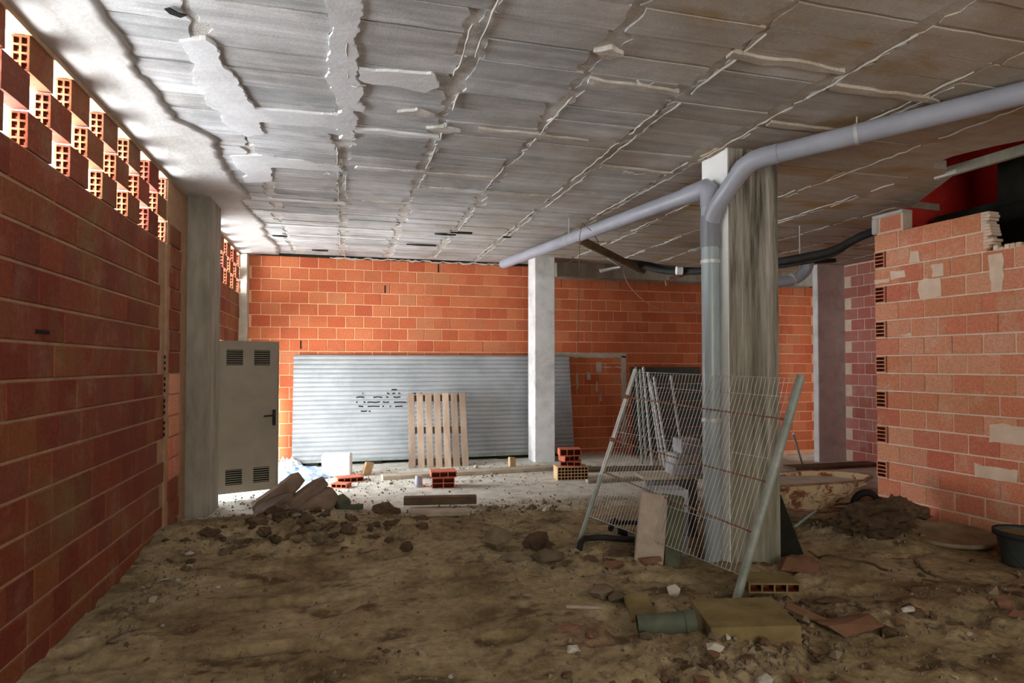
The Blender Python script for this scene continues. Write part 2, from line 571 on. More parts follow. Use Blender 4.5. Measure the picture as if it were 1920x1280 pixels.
M_sandst = plain('slab_rubble', [(0.3, (0.17, 0.12, 0.085)), (0.6, (0.27, 0.20, 0.15)), (0.8, (0.36, 0.29, 0.22))], 4, bump=0.8, bdist=0.012, userand=0.2)
M_blue = plain('blue_sheeting', [(0.35, (0.1, 0.22, 0.5)), (0.5, (0.35, 0.5, 0.75)), (0.65, (0.75, 0.8, 0.85))], 9, 0.4, 0.5, bump=0.3)
M_whiteplast = plain('white_plastic', [(0.3, (0.75, 0.76, 0.78)), (0.7, (0.85, 0.86, 0.88))], 3, 0.4, 0.4, bump=0.05)
M_pipe_green = plain('dirty_pipe', [(0.3, (0.05, 0.07, 0.055)), (0.7, (0.12, 0.13, 0.09))], 5, 0.7, bump=0.3)
M_pail = plain('bucket_plastic', [(0.3, (0.03, 0.038, 0.038)), (0.7, (0.06, 0.072, 0.07))], 4, 0.5, 0.4, bump=0.2)
M_disc = plain('mortar_basin', [(0.3, (0.16, 0.12, 0.07)), (0.7, (0.30, 0.24, 0.16))], 5, bump=0.5)
M_street = plain('street_ground', [(0.3, (0.55, 0.55, 0.53)), (0.7, (0.65, 0.65, 0.63))], 2)


def barrow_mat():
    m, nt, b = newmat('cream_rusty_paint', 0.7, 0.3)
    co = wpos(nt)
    c = mixc(nt, ramp(nt, noi(nt, co, 7, 6, 0.7, 0.8), [(0.5, (0, 0, 0)), (0.56, (1, 1, 1))]), (0.55, 0.42, 0.26), (0.2, 0.08, 0.04))
    nt.links.new(c, b.inputs['Base Color'])
    setbump(nt, b, noi(nt, co, 30, 4, 0.6), 0.3, 0.005)
    return m


M_barrow = barrow_mat()


def streak_conc():
    m, nt, b = newmat('board_marked_concrete', 0.93, 0.15)
    co = wpos(nt)
    n = noi(nt, scaled(nt, co, (1, 1, 0.06)), 16, 5, 0.65, 0.2)
    c = ramp(nt, n, [(0.36, (0.10, 0.09, 0.07)), (0.46, (0.23, 0.215, 0.18)), (0.56, (0.33, 0.315, 0.275)), (0.68, (0.48, 0.46, 0.42))])
    c2 = ramp(nt, noi(nt, co, 3.5, 5, 0.6), [(0.3, (0.16, 0.18, 0.115)), (0.7, (0.27, 0.26, 0.2))])
    c2 = mixc(nt, 0.45, c2, c)
    sx = N(nt, 'ShaderNodeSeparateXYZ'); nt.links.new(co, sx.inputs[0])
    f = ramp_lin(nt, sx.outputs[2], 2.6, 0.4)
    c = mixc(nt, f, c, c2)
    nt.links.new(c, b.inputs['Base Color'])
    setbump(nt, b, mixc(nt, 0.6, n, noi(nt, co, 30, 4, 0.6)), 0.7, 0.015)
    return m


M_streak = streak_conc()


# ------------------------------------------------------------------ brick meshes
def brick_mesh(L, Hh, D, mat, bev=0.006, jag=0.0):
    b = MB()
    b.cur = 0.0
    b.box(-L / 2, 0, 0, L / 2, D, Hh, None, bev)
    return b.mesh('brick', mat)


def holed_face(mb, O, U, V, Wd, lw, lh, nu, nv, wall, dep):
    """face with nu x nv recessed cells; O corner, U,V unit vectors, Wd inward direction"""
    cw = (lw - wall * (nu + 1)) / nu
    ch = (lh - wall * (nv + 1)) / nv
    us = [0]
    for i in range(nu): us += [us[-1] + wall, us[-1] + wall + cw]
    us.append(lw)
    vs_ = [0]
    for i in range(nv): vs_ += [vs_[-1] + wall, vs_[-1] + wall + ch]
    vs_.append(lh)
    cells = []
    for i in range(len(us) - 1):
        for j in range(len(vs_) - 1):
            P = [O + U * us[i] + V * vs_[j], O + U * us[i + 1] + V * vs_[j], O + U * us[i + 1] + V * vs_[j + 1], O + U * us[i] + V * vs_[j + 1]]
            if i % 2 == 1 and j % 2 == 1:
                Q = [p + Wd * dep for p in P]
                cells.append((P, Q))
            else:
                mb.add(P, [(0, 1, 2, 3)])
    return cells


def hollow_brick_mesh(L, Hh, D, mat, cellmat, nu=2, nv=4, dep=0.05, face=False):
    """brick with cell openings in both end faces (or, if face, in its front face)"""
    b = MB()
    b.cur = 0.0
    X, Y, Z = Vector((1, 0, 0)), Vector((0, 1, 0)), Vector((0, 0, 1))
    cells = []
    if not face:
        cells += holed_face(b, Vector((-L / 2, D, 0)), -Y, Z, X, D, Hh, nu, nv, 0.011, dep)
        cells += holed_face(b, Vector((L / 2, 0, 0)), Y, Z, -X, D, Hh, nu, nv, 0.011, dep)
        b.add([(-L / 2, 0, 0), (L / 2, 0, 0), (L / 2, 0, Hh), (-L / 2, 0, Hh)], [(0, 1, 2, 3)])
    else:
        cells += holed_face(b, Vector((-L / 2, 0, 0)), X, Z, Y, L, Hh, nu, nv, 0.012, dep)
        b.add([(-L / 2, 0, 0), (-L / 2, D, 0), (-L / 2, D, Hh), (-L / 2, 0, Hh)], [(3, 2, 1, 0)])
        b.add([(L / 2, 0, 0), (L / 2, D, 0), (L / 2, D, Hh), (L / 2, 0, Hh)], [(0, 1, 2, 3)])
    b.add([(-L / 2, D, 0), (L / 2, D, 0), (L / 2, D, Hh), (-L / 2, D, Hh)], [(3, 2, 1, 0)])
    b.add([(-L / 2, 0, 0), (L / 2, 0, 0), (L / 2, D, 0), (-L / 2, D, 0)], [(3, 2, 1, 0)])
    b.add([(-L / 2, 0, Hh), (L / 2, 0, Hh), (L / 2, D, Hh), (-L / 2, D, Hh)], [(0, 1, 2, 3)])
    n0 = len(b.f)
    for P, Q in cells:
        b.add(P + Q, [(0, 1, 5, 4), (1, 2, 6, 5), (2, 3, 7, 6), (3, 0, 4, 7), (4, 5, 6, 7)])
    me = b.mesh('brick', [mat, cellmat])
    for i in range(n0, len(b.f)):
        me.polygons[i].material_index = 1
    return me


def lay(wall, cands, me_fn, mat, limit=290):
    """cands: (M 4x4, length, height, depth).  biggest in view become bricks of their own, the rest one stuff part"""
    def key(c):
        p = c[0].translation
        return (0 if seen(p) else 1, depth(p) if depth(p) > 0 else 99)
    cands.sort(key=key)
    cache = {}
    for c in cands[:limit]:
        M, L, Hh, D = c[:4]
        k = (round(L, 3), round(Hh, 3), round(D, 3), c[4] if len(c) > 4 else 0)
        if k not in cache: cache[k] = me_fn(*k)
        inst(cache[k], 'brick', M, wall)
    if len(cands) > limit:
        b = MB()
        for c in cands[limit:]:
            M, L, Hh, D = c[:4]
            b.cur = random.random()
            b.box(-L / 2, 0, 0, L / 2, D, Hh, M, 0.006)
        b.build('brick_courses', mat, wall, kind='stuff')


def rotz(x, y, z, a):
    M = Matrix.Rotation(a, 4, 'Z')
    M.translation = (x, y, z)
    return M


# ================================================================== STRUCTURE
XL = -1.63
YB = 11.0
HC = 3.5

# ---- floor -------------------------------------------------------
x0, x1, y0, y1, st = -1.75, 9.7, 1.0, 11.2, 0.032
nx = int((x1 - x0) / st); ny = int((y1 - y0) / st)
vs = []
for j in range(ny + 1):
    for i in range(nx + 1):
        x = x0 + (x1 - x0) * i / nx; y = y0 + (y1 - y0) * j / ny
        vs.append((x, y, gz(x, y)))
fs = [(j * (nx + 1) + i, j * (nx + 1) + i + 1, (j + 1) * (nx + 1) + i + 1, (j + 1) * (nx + 1) + i) for j in range(ny) for i in range(nx)]
b = MB(); b.smooth = True
b.add(vs, fs)
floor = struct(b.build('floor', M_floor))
b = MB(); b.box(-1.9, -4, -0.2, 9.3, 1.02, -0.01)
b.build('floor_apron', M_floor, floor)
b = MB(); b.box(-1.9, 0.9, -0.4, 9.8, 11.3, -0.33)
b.build('subsoil', M_floor, floor)

# ---- ceiling slab ------------------------------------------------
notch = [(5.75, -4), (5.7, 2.2), (5.62, 3.0), (5.5, 3.7), (5.32, 4.0), (5.22, 4.3), (5.24, 4.5), (5.36, 4.62), (5.5, 4.6), (5.62, 4.72), (5.78, 4.78), (5.95, 5.05), (6.2, 5.45), (6.45, 5.85), (8, 5.95), (9.8, 6)]
b = MB(); b.prism([(-1.76, -4)] + notch + [(9.8, 11.4), (-1.76, 11.4)], HC, HC + 0.08)
ceiling = struct(b.build('ceiling', M_crib))


def in_notch(x, y):
    if y > 6: return False
    if y < 3.0: return x > 5.5
    if y < 4.7: return x > 5.05
    if y < 5.9: return x > 5.2 + (y - 4.7) * 0.95
    return x > 6.4 and y < 6.1


def jag_panel(Lx, Ly, t, amp, seed):
    rs = random.Random(seed)
    pts = []
    def side(a, c, n, am):
        for i in range(n):
            q = i / n
            e = min(q, 1 - q) * 2
            pts.append((a[0] + (c[0] - a[0]) * q + rs.uniform(-am, am) * (a[0] == c[0]), a[1] + (c[1] - a[1]) * q + rs.uniform(-am, am) * (a[1] == c[1])))
    h, k = Lx / 2, Ly / 2
    side((-h, -k), (h, -k), 5, amp * 0.18)
    side((h, -k), (h, k), 4, amp)
    side((h, k), (-h, k), 5, amp * 0.18)
    side((-h, k), (-h, -k), 4, amp)
    bb = MB(); bb.cur = 0.0
    bb.prism(pts, -t, 0.02)
    return bb


ribs = [-1.5, -0.78, -0.03, 0.70, 1.46, 2.22, 3.03, 3.84, 4.62, 5.4, 6.2, 6.98, 7.76, 8.54, 9.3]
rows = []
y = 1.9
k = 0
while y < YB - 0.1:
    rows.append(y)
    y += 0.243 + (0.022 if k % 3 == 2 else 0.0)
    k += 1
cb = []
for ci in range(len(ribs) - 1):
    xa, xb = ribs[ci] + 0.022, ribs[ci + 1] - 0.022
    for ri, yy in enumerate(rows):
        L = xb - xa - random.uniform(0, 0.10)
        xc = (xa + xb) / 2 + random.uniform(-0.03, 0.03)
        if in_notch(xc + L / 2, yy + .12) or xb < -1.2: continue
        cb.append((xc, yy + 0.12, L))
cb.sort(key=lambda c: (0 if seen((c[0], c[1], HC)) else 1, depth((c[0], c[1], HC)) if depth((c[0], c[1], HC)) > 0 else 99))
variants = {}
rest = MB()
for n, (xc, yc, L) in enumerate(cb):
    Lk = round(L / 0.02) * 0.02
    v = random.randrange(4)
    t = random.choice((0.007, 0.009, 0.012, 0.015))
    M = Matrix.Rotation(random.uniform(-0.012, 0.012), 4, 'Z')
    M.translation = (xc, yc, HC)
    if n < 295:
        kk = (Lk, v, t)
        if kk not in variants:
            variants[kk] = jag_panel(Lk, 0.237, t, 0.028, hash(kk) % 999).mesh('ceiling_block', M_cblock)
        inst(variants[kk], 'ceiling_block', M, ceiling)
    else:
        q = jag_panel(Lk, 0.237, t, 0.028, n)
        rest.cur = random.random()
        rest.add([M @ Vector(p) for p in q.v], q.f)
rest.build('ceiling_blocks', M_cblock, ceiling, kind='stuff')


def ragged_sheet(left, right, z, t, name, mat, parent):
    """sheet between two polylines (x,y) hanging below z"""
    bb = MB()
    bb.prism(left + right[::-1], z - t, z + 0.01)
    return bb.build(name, mat, parent)


def jit_line(pts, step=0.06, amp=0.02, seed=1):
    rs = random.Random(seed)
    out = []
    for i in range(len(pts) - 1):
        a, c = Vector(pts[i]), Vector(pts[i + 1])
        n = max(1, int((c - a).length / step))
        for k_ in range(n):
            p = a + (c - a) * k_ / n
            out.append((p.x + rs.uniform(-amp, amp) + 0.03 * nz(p.x, p.y, 3, seed), p.y + rs.uniform(-amp, amp) * 0.3))
    out.append(tuple(pts[-1]))
    return out


# white plaster coat along the left wall with a broken edge
edge = jit_line([(-1.18, 1.8), (-1.21, 3.57), (-1.24, 4.4), (-1.22, 5.1), (-1.03, 5.45), (-1.06, 6.6), (-1.0, 7.2), (-1.13, 7.5), (-1.02, 8.6), (-1.07, 9.4), (-0.98, 10.3), (-1.05, YB)], 0.07, 0.022, 3)
nE = len(edge)
bb = MB(); bb.smooth = True
NX = 10
g = []
for i, (ex, ey) in enumerate(edge):
    row = []
    for q in range(NX + 1):
        s_ = q / NX
        x_ = -1.7 + (ex + 1.7) * s_
        sag = 0.028 + 0.035 * (1 - s_) ** 2 + 0.012 * nz(x_, ey, 2.2, 2) + 0.009 * math.sin(s_ * 7 + 1.5 * nz(x_, ey, 0.8, 7)) * (1 - s_)
        row.append((x_, ey, HC - max(0.012, sag)))
    row.append((ex + 0.004, ey, HC + 0.01))
    g.append(row)
bb.add([p for r_ in g for p in r_], [(i * (NX + 2) + q, (i + 1) * (NX + 2) + q, (i + 1) * (NX + 2) + q + 1, i * (NX + 2) + q + 1) for i in range(nE - 1) for q in range(NX + 1)])
bb.build('plaster_coat', M_plaster, ceiling)


def blob(poly, t, name, mat, seed, z=HC, amp=0.03):
    pl = jit_line(poly + [poly[0]], 0.03, amp * 0.35, seed)[:-1]
    pl = [(x_ + 0.05 * nz(x_, y_, 5, seed), y_ + 0.03 * nz(x_, y_, 5, seed + 50)) for x_, y_ in pl]
    bb_ = MB()
    bb_.prism(pl, z - t, z + 0.01)
    return bb_.build(name, mat, ceiling)


# plaster smears over the joints of the left bays
blob([(-0.92, 3.85), (-0.74, 3.8), (-0.66, 4.5), (-0.62, 4.75), (-0.05, 4.72), (0.0, 4.55), (0.06, 4.55), (0.06, 5.2), (-0.05, 5.2), (-0.06, 4.98), (-0.6, 5.0), (-0.62, 5.25), (-0.75, 5.35), (-0.92, 5.0)], 0.027, 'plaster_smear', M_smear, 11)
blob([(-0.95, 5.9), (-0.7, 5.8), (-0.05, 5.95), (-0.02, 6.1), (-0.65, 6.12), (-0.72, 6.6), (-0.95, 6.7)], 0.026, 'plaster_smear', M_smear, 12)
blob([(-0.08, 2.3), (0.08, 2.3), (0.06, 3.2), (0.08, 4.0), (0.12, 4.6), (-0.05, 4.6), (-0.12, 4.0), (-0.08, 3.2)], 0.026, 'plaster_smear', M_smear, 14)
blob([(0.05, 3.95), (0.5, 3.9), (0.62, 4.05), (0.55, 4.15), (0.1, 4.1)], 0.027, 'plaster_smear', M_smear, 15)
for q, (xa, xb, yy) in enumerate(((-1.0, 0.0, 7.3), (-0.9, -0.1, 7.9), (-0.95, 0.6, 8.6), (-0.95, -0.1, 9.6), (-0.6, 0.6, 9.2), (0.1, 0.75, 4.95), (1.0, 1.9, 4.7), (0.1, 1.4, 5.9), (0.8, 2.2, 6.4), (2.3, 3.0, 5.3), (1.5, 2.2, 3.7), (2.2, 3.0, 3.15), (3.1, 4.0, 3.35), (3.1, 3.8, 4.0), (0.2, 0.7, 7.1))):
    blob([(xa, yy), (xb, yy + 0.02), (xb, yy + 0.07), (xa, yy + 0.08)], 0.027, 'mortar_smear', M_crib if q > 5 else M_smear, 30 + q, amp=0.025)
for q, (xa, ya, s_) in enumerate(((0.5, 4.55, 0.14), (0.75, 4.8, 0.12), (1.5, 3.35, 0.1))):
    blob([(xa - s_, ya), (xa, ya - s_ * 0.6), (xa + s_, ya), (xa, ya + s_ * 0.6)], 0.03, 'mortar_smear', M_crib, 60 + q, amp=0.03)

# squeezed mortar ridges along the joists
for q, xr in enumerate(ribs[2:10]):
    for sdx in (-0.035, 0.04):
        yy = 2.6 + random.random() * 0.4
        while yy < 10.6:
            ln = random.uniform(0.3, 1.4)
            if random.random() < (0.75 if q in (0, 3, 4, 5) else 0.4) and not in_notch(xr + 0.1, yy):
                pts = []
                n = int(ln / 0.07)
                for k in range(n + 1):
                    pts.append((xr + sdx + 0.012 * nz(xr, yy + k * 0.07, 3) + random.uniform(-.006, .006), yy + k * 0.07, HC - 0.012 - random.uniform(0, 0.012)))
                if len(pts) > 2:
                    bb = MB()
                    bb.tube(pts, [random.uniform(0.004, 0.009) for _ in pts], 5, smooth=False)
                    bb.build('mortar_ridge', M_ridge, ceiling)
            yy += ln + random.uniform(0.05, 0.6)
# little mortar drips across the bays
for k in range(20):
    x_ = random.uniform(-0.8, 4.6); y_ = random.choice(rows) + random.uniform(-0.02, 0.02)
    if y_ > 9.5 or in_notch(x_ + 0.2, y_) or y_ < 2.8: continue
    pts = [(x_ + q * 0.03, y_ + random.uniform(-.008, .008), HC - random.uniform(0.02, 0.05)) for q in range(random.randint(3, 9))]
    bb = MB(); bb.tube(pts, [random.uniform(0.003, 0.008) for _ in pts], 5, smooth=False)
    bb.build('mortar_drip', M_ridge, ceiling)
# small broken hole in the first bay, top of the view
bb = MB(); bb.prism([(-0.90, 3.52), (-0.87, 3.50), (-0.84, 3.54), (-0.80, 3.55), (-0.84, 3.585), (-0.885, 3.56)], HC - 0.03, HC - 0.024)
bb.build('broken_hole', M_dark, ceiling)
for (px_, py_, wd) in ((865, 437, 0.3), (790, 460, 0.45), (950, 445, 0.12), (835, 440, 0.3), (600, 470, 0.25), (525, 443, 0.2)):
    p = on(px_, py_, 2, HC - 0.03)
    bb = MB(); bb.prism([(p.x - wd / 2, p.y - 0.02), (p.x + wd / 2, p.y - 0.03), (p.x + wd / 2, p.y + 0.02), (p.x, p.y + 0.04), (p.x - wd / 2, p.y + 0.01)], HC - 0.032, HC - 0.02)
    bb.build('open_joint', M_dark, ceiling)
# joist left standing across the broken opening
bb = MB(); bb.bar((5.66, 4.80, HC + 0.02), (5.80, 2.6, HC + 0.02), 0.05, 0.09)
bb.build('bare_joist', M_conc, ceiling)
bb = MB(); bb.bar((5.655, 4.84, HC + 0.0), (5.665, 4.62, HC + 0.0), 0.06, 0.04)
bb.build('joist_tip', M_plaster, ceiling)

# ---- left wall ---------------------------------------------------
ZC = -0.075
CP = 0.205
wl = MB()
TH = 0.16
wl.box(XL - TH, -3.5, -0.3, XL - 0.008, 2.4, HC)
wl.box(XL - TH, 2.4, -0.3, XL - 0.008, 8.25, ZC + 14 * CP)
wl.box(XL - TH, 8.25, 2.03, XL - 0.008, YB + .2, ZC + 14 * CP)
wl.box(XL - TH, 9.85, -0.3, XL - 0.008, YB + .2, 2.03)
wl.box(XL - 0.095, 2.4, ZC + 17 * CP, XL - 0.02, YB + .2, HC + 0.02)
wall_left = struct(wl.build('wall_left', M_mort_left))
cands = []
Hh = CP - 0.016
for r_ in range(0, 14):
    z = ZC + r_ * CP
    off = 0.15 if r_ % 2 else 0.0
    y = 0.6 + off
    while y < 10.95:
        L = random.choice((0.30, 0.30, 0.30, 0.26)) if r_ % 4 else 0.3
        yc = y + L / 2
        y += L
        if 6.42 < yc < 7.9: continue
        if 8.1 < yc < 9.9 and (z < 1.95): continue
        if yc > 10.85: continue
        j = random.uniform(-0.003, 0.004)
        cands.append((rotz(XL + j, yc, z + 0.008, PI / 2), L - random.choice((0.003, 0.004, 0.005, 0.012)), Hh, 0.13))
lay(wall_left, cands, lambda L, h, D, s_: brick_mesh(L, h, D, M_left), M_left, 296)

# pierced courses: bricks alternate with openings
hb = hollow_brick_mesh(0.285, CP - 0.012, 0.085, M_left, M_cell, 2, 4, 0.03)
screen_1 = struct(bpy.data.objects.new('window_1', None)); COL.objects.link(screen_1)
screen_2 = struct(bpy.data.objects.new('window_2', None)); COL.objects.link(screen_2)
for r_ in range(3):
    z = ZC + (14 + r_) * CP
    for seg, (ya, yb_, scr) in enumerate(((2.4, 6.95, screen_1), (8.1, 10.9, screen_2))):
        off = {2: 0.255, 1: 0.0, 0: 0.26}[r_]
        y = 3.862 - off - 4 * 0.531        # start of an opening
        while y < yb_:
            bl = y + 0.246
            be = min(bl + 0.285, yb_)
            if bl > ya - 0.1 and be - bl > 0.12:
                M = rotz(XL, (bl + be) / 2, z + 0.006, PI / 2)
                if be - bl < 0.28: M = M @ Matrix.Diagonal(((be - bl) / 0.285, 1, 1, 1))
                inst(hb, 'brick', M, scr)
            y += 0.531
    # solid ends of the screen beside the columns
bb = MB()
bb.box(XL - TH, 2.38, ZC + 14 * CP, XL - 0.006, 2.55, ZC + 17 * CP)
bb.build('end_pier', M_mort_left, screen_1)
for r_ in range(3):
    M = rotz(XL, 6.9, ZC + (14 + r_) * CP + 0.006, PI / 2) @ Matrix.Diagonal((0.55, 1, 1, 1))
    inst(hb, 'brick', M, screen_1)
bb = MB()
bb.box(XL - TH, 6.98, ZC + 14 * CP, XL - 0.006, 8.3, ZC + 17 * CP)
bb.box(XL - TH, 10.86, ZC + 14 * CP, XL - 0.006, YB, ZC + 17 * CP)
bb.build('end_pier', M_mort_left, screen_2)
bb = MB()
bb.box(XL - 0.02, 2.4, ZC + 17 * CP - 0.004, XL + 0.012, YB, ZC + 17 * CP + 0.03)
bb.build('mortar_bed', M_mort_left, screen_1)

# mortared brick pier beside the column, with its open cells
pier_end = []
bb = MB()
bb.box(XL - 0.02, 6.52, -0.3, XL + 0.012, 7.32, HC - 0.1)
bb.build('mortar_coat', M_mort_left, wall_left)
for r_ in range(15):
    z = ZC + r_ * CP
    inst(brick_mesh(0.34, Hh, 0.06, M_part if 2 < r_ < 8 else M_left), 'brick', rotz(XL + 0.03, 6.78 + 0.03 * (r_ % 2), z + 0.008, PI / 2), wall_left)
cell = MB()
for r_ in range(5, 9):
    for q in range(3):
        cell.box(XL + 0.005, 6.48, ZC + r_ * CP + 0.03 + q * 0.055, XL + 0.014, 6.505, ZC + r_ * CP + 0.06 + q * 0.055)
cell.build('open_cell', M_dark, wall_left)
# slit in one brick of the left wall
p = on(82, 622, 0, XL + 0.005)
bb = MB(); bb.box(XL - 0.01, p.y - 0.09, p.z - 0.012, XL + 0.007, p.y + 0.07, p.z + 0.010)
bb.build('open_slit', M_dark, wall_left)
# mortar grey patch low on wall
# ---- concrete columns ---------------------------------------------
bb = MB(); bb.box(XL - 0.1, 7.3, -0.3, -1.4, 7.92, HC + 0.02, None, 0.012)
c_l = tag(bb.build('concrete_column', M_conc), 'dull grey concrete column standing out of the left brick wall', 'column')

# ---- back wall ------------------------------------------------------
bb = MB()
bb.box(XL - .2, YB + 0.008, -0.4, 3.6, YB + 0.25, HC + .02)
bb.box(3.6, YB + 0.008, -0.4, 9.7, YB + 0.25, 3.09)
bb.box(3.6, YB + 0.2, 3.0, 9.7, YB + 0.45, HC + .02)
wall_back = struct(bb.build('wall_back', M_mort_back))
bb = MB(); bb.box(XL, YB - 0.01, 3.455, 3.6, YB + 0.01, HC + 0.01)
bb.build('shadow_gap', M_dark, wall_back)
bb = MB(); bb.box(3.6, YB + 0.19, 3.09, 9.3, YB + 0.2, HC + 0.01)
bb.build('gap_darkness', M_dark, wall_back)  # black sheet, paints the darkness inside the gap above the bricks
cands = []
for r_ in range(18):
    z = 3.27 - 0.2 * r_ if r_ else 3.27
    off = 0.15 if r_ % 2 else 0.0
    x = XL - 0.3 + off
    while x < 9.5:
        L = 0.3
        xc = x + L / 2
        x += L
        if xc < XL + 0.05 or xc > 9.55 or z < -0.25: continue
        if r_ == 0 and xc > 3.5: continue
        if -0.6 < xc < 3.8 and z < 1.5: continue      # behind the leaning shutter
        cands.append((rotz(xc, YB + random.uniform(-0.003, 0.003), z + 0.007, 0), L - (0.012 if xc < 1.5 else random.choice((0.003, 0.004, 0.01))), (0.186 if r_ else 0.178), 0.1))
lay(wall_back, cands, lambda L, h, D, s_: brick_mesh(L, h, D, M_back), M_back, 296)
# grey render outline of the bricked-up doorway
def smear(poly, y, mat, parent, seed, name='mortar_smear', t=0.01):
    rs = random.Random(seed)
    P = []
    for i in range(len(poly)):
        a = Vector(poly[i]); c = Vector(poly[(i + 1) % len(poly)])
        n = max(1, int((c - a).length / 0.07))
        for k_ in range(n):
            q = a + (c - a) * k_ / n
            P.append((q.x + rs.uniform(-.014, .014), q.y + rs.uniform(-.014, .014)))
    m_ = MB()
    M = Matrix(((1, 0, 0, 0), (0, 0, 1, y), (0, 1, 0, 0), (0, 0, 0, 1)))
    m_.prism(P, -t, 0.01, M)
    return m_.build(name, mat, parent)


smear([(3.55, 1.78), (5.22, 1.78), (5.22, 1.86), (3.55, 1.87)], YB - 0.003, M_mortar, wall_back, 1)
smear([(5.14, 0.1), (5.22, 0.1), (5.22, 1.8), (5.12, 1.8)], YB - 0.003, M_mortar, wall_back, 2)
for q, (xa, za, ww, hh) in enumerate(((4.62, 1.5, 0.09, 0.2), (4.42, 1.36, 0.07, 0.14), (4.6, 1.14, 0.045, 0.18), (4.68, 0.95, 0.04, 0.16), (4.66, 1.585, 0.45, 0.02), (4.2, 1.2, 0.03, 0.3))):
    smear([(xa, za), (xa + ww, za), (xa + ww, za + hh), (xa, za + hh)], YB - 0.003, M_mortar, wall_back, 10 + q)
bb = MB(); bb.box(XL - 0.01, YB - 0.22, 0, XL + 0.12, YB - 0.0, 3.44, None, 0.01)
bb.build('corner_render', M_mortar, wall_back)
# dark slots where two bricks lack a joint
for (px_, py_, hh) in ((722, 542, 0.13), (822, 503, 0.15), (564, 646, 0.14)):
    p = on(px_, py_, 1, YB)
    m_ = MB(); m_.box(p.x - 0.012, YB - 0.006, p.z - hh / 2, p.x + 0.012, YB + 0.01, p.z + hh / 2)
    m_.build('open_joint', M_dark, wall_back)
# ragged mortar lip under the ceiling
pts = [(x_ * 0.06, YB - 0.02 - 0.01 * random.random(), 3.455 + random.uniform(-0.012, 0.02)) for x_ in range(-4, 50)]
m_ = MB(); m_.tube(pts, [random.uniform(0.006, 0.02) for _ in pts], 5, smooth=False)
m_.build('mortar_ridge', M_ridge, wall_back)

# ---- far right wall, beam and shell ---------------------------------
bb = MB(); bb.box(9.008, 5.8, -0.4, 9.25, 9.73, HC + .02); bb.box(9.6, 9.6, -0.4, 9.8, YB + .3, HC + .02)
wall_right = struct(bb.build('wall_right', M_mort_part))
cands = []
for r_ in range(18):
    z = 3.27 - 0.2 * r_
    y = 7.2 + (0.15 if r_ % 2 else 0)
    while y < 9.4:
        cands.append((rotz(9.0 + random.uniform(-0.003, 0.003), y + 0.15, z + 0.007, -PI / 2), 0.287, 0.186, 0.1))
        y += 0.3
lay(wall_right, cands, lambda L, h, D, s_: brick_mesh(L, h, D, M_far), M_far, 296)
bb = MB(); bb.box(3.7, 10.62, 3.24, 9.2, 10.98, HC + .02)
struct(bb.build('trim_1', M_conc))
bb = MB(); bb.box(8.4, 9.6, -0.4, 9.02, 9.73, HC + .02, None, 0.012)
tag(bb.build('concrete_column', M_conc_pale), 'grey mottled concrete column in the far right corner of the room', 'column')
bb = MB(); bb.box(3.12, 10.1, -0.3, 3.48, 10.5, HC + .02, None, 0.01)
tag(bb.build('concrete_column', M_conc_pale), 'whitish concrete column in front of the shutter at the back wall', 'column')
# the big column, daylight on its left side painted in as a thin white sheet
bb = MB(); bb.box(3.14, 4.6, -0.4, 3.63, 5.0, HC + .02, None, 0.008)
c_big = tag(bb.build('concrete_column', M_streak), 'large board-marked concrete column with streaked front beside the grey downpipe', 'column')
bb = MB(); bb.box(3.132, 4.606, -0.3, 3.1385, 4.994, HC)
bb.build('lit_side', M_lit_side, c_big, label='left side with the daylight painted on')
# board marks on the front of the big column
for k in range(11):
    xx = 3.165 + k * 0.042 + random.uniform(-.006, .006)
    m_ = MB()
    pts = []
    z = 0.9 + random.random() * 0.8
    while z < 3.3:
        pts.append((xx + random.uniform(-.003, .003), 4.598, z)); z += 0.12
    m_.tube(pts, [random.uniform(0.002, 0.006) for _ in pts], 5, smooth=False)
    m_.build('board_mark', M_streak, c_big)

# ---- partition on the right ------------------------------------------
PA = Vector((5.95, 5.89, 0)); PB = Vector((6.10, 3.6, 0))      # face line, far end to near
pd = (PB - PA); plen = 4.6; pd.normalize()
pang = math.atan2(pd.y, pd.x)
partition = empty('brick_partition', (PA.x, PA.y, 0), 'unfinished salmon brick partition wall with a broken open top on the right', 'wall')
partition.rotation_euler = (0, 0, pang)
# local x runs towards the camera, local +y is inside the wall?
side = 1 if (Matrix.Rotation(pang, 3, 'Z') @ Vector((0, 1, 0))).x > 0 else -1
PT = 0.15
PZ0 = 3.15 - 16 * 0.2
core = MB()
core.box(0.15, 0.008, -0.3, 1.24, PT, 3.14)
for r_ in range(16): core.box(0.004, 0.006, 3.145 - 0.2 * (r_ + 1), 0.15, PT, 3.157 - 0.2 * (r_ + 1))
core.box(1.24, 0.008, -0.3, plen, PT, 2.75)
core.box(0.03, 0.012, 3.14, 0.36, PT, 3.36)
core.build('mortar_core', M_mort_part, partition)
cands = []
NB = brick_mesh
for r_ in range(16):
    z = 3.15 - 0.2 * (r_ + 1)
    header = (r_ % 2 == 1)
    x = 0.0
    if header:
        cands.append((rotz(0.065, -0.002, z + 0.008, 0), 0.13, 0.186, 0.14, 1))
        x = 0.145
        x += 0.0
    first = True
    while x < plen - 0.05:
        L = 0.3
        if r_ < 2 and x > 1.1: break
        if r_ < 2 and x + L > 1.26: L = 1.26 - x
        cands.append((rotz(x + L / 2, random.uniform(-0.004, 0.004), z + 0.008, 0), L - random.choice((0.005, 0.008, 0.014)), 0.184, 0.14, 0))
        x += L
cands.append((rotz(0.2, 0.01, 3.165, 0), 0.27, 0.17, 0.13, 2))


def part_brick(L, h, D, s_):
    if s_ == 1: return hollow_brick_mesh(L, h, D, M_part, M_cell, 1, 4, 0.06, face=True)
    return brick_mesh(L, h, D, M_part)


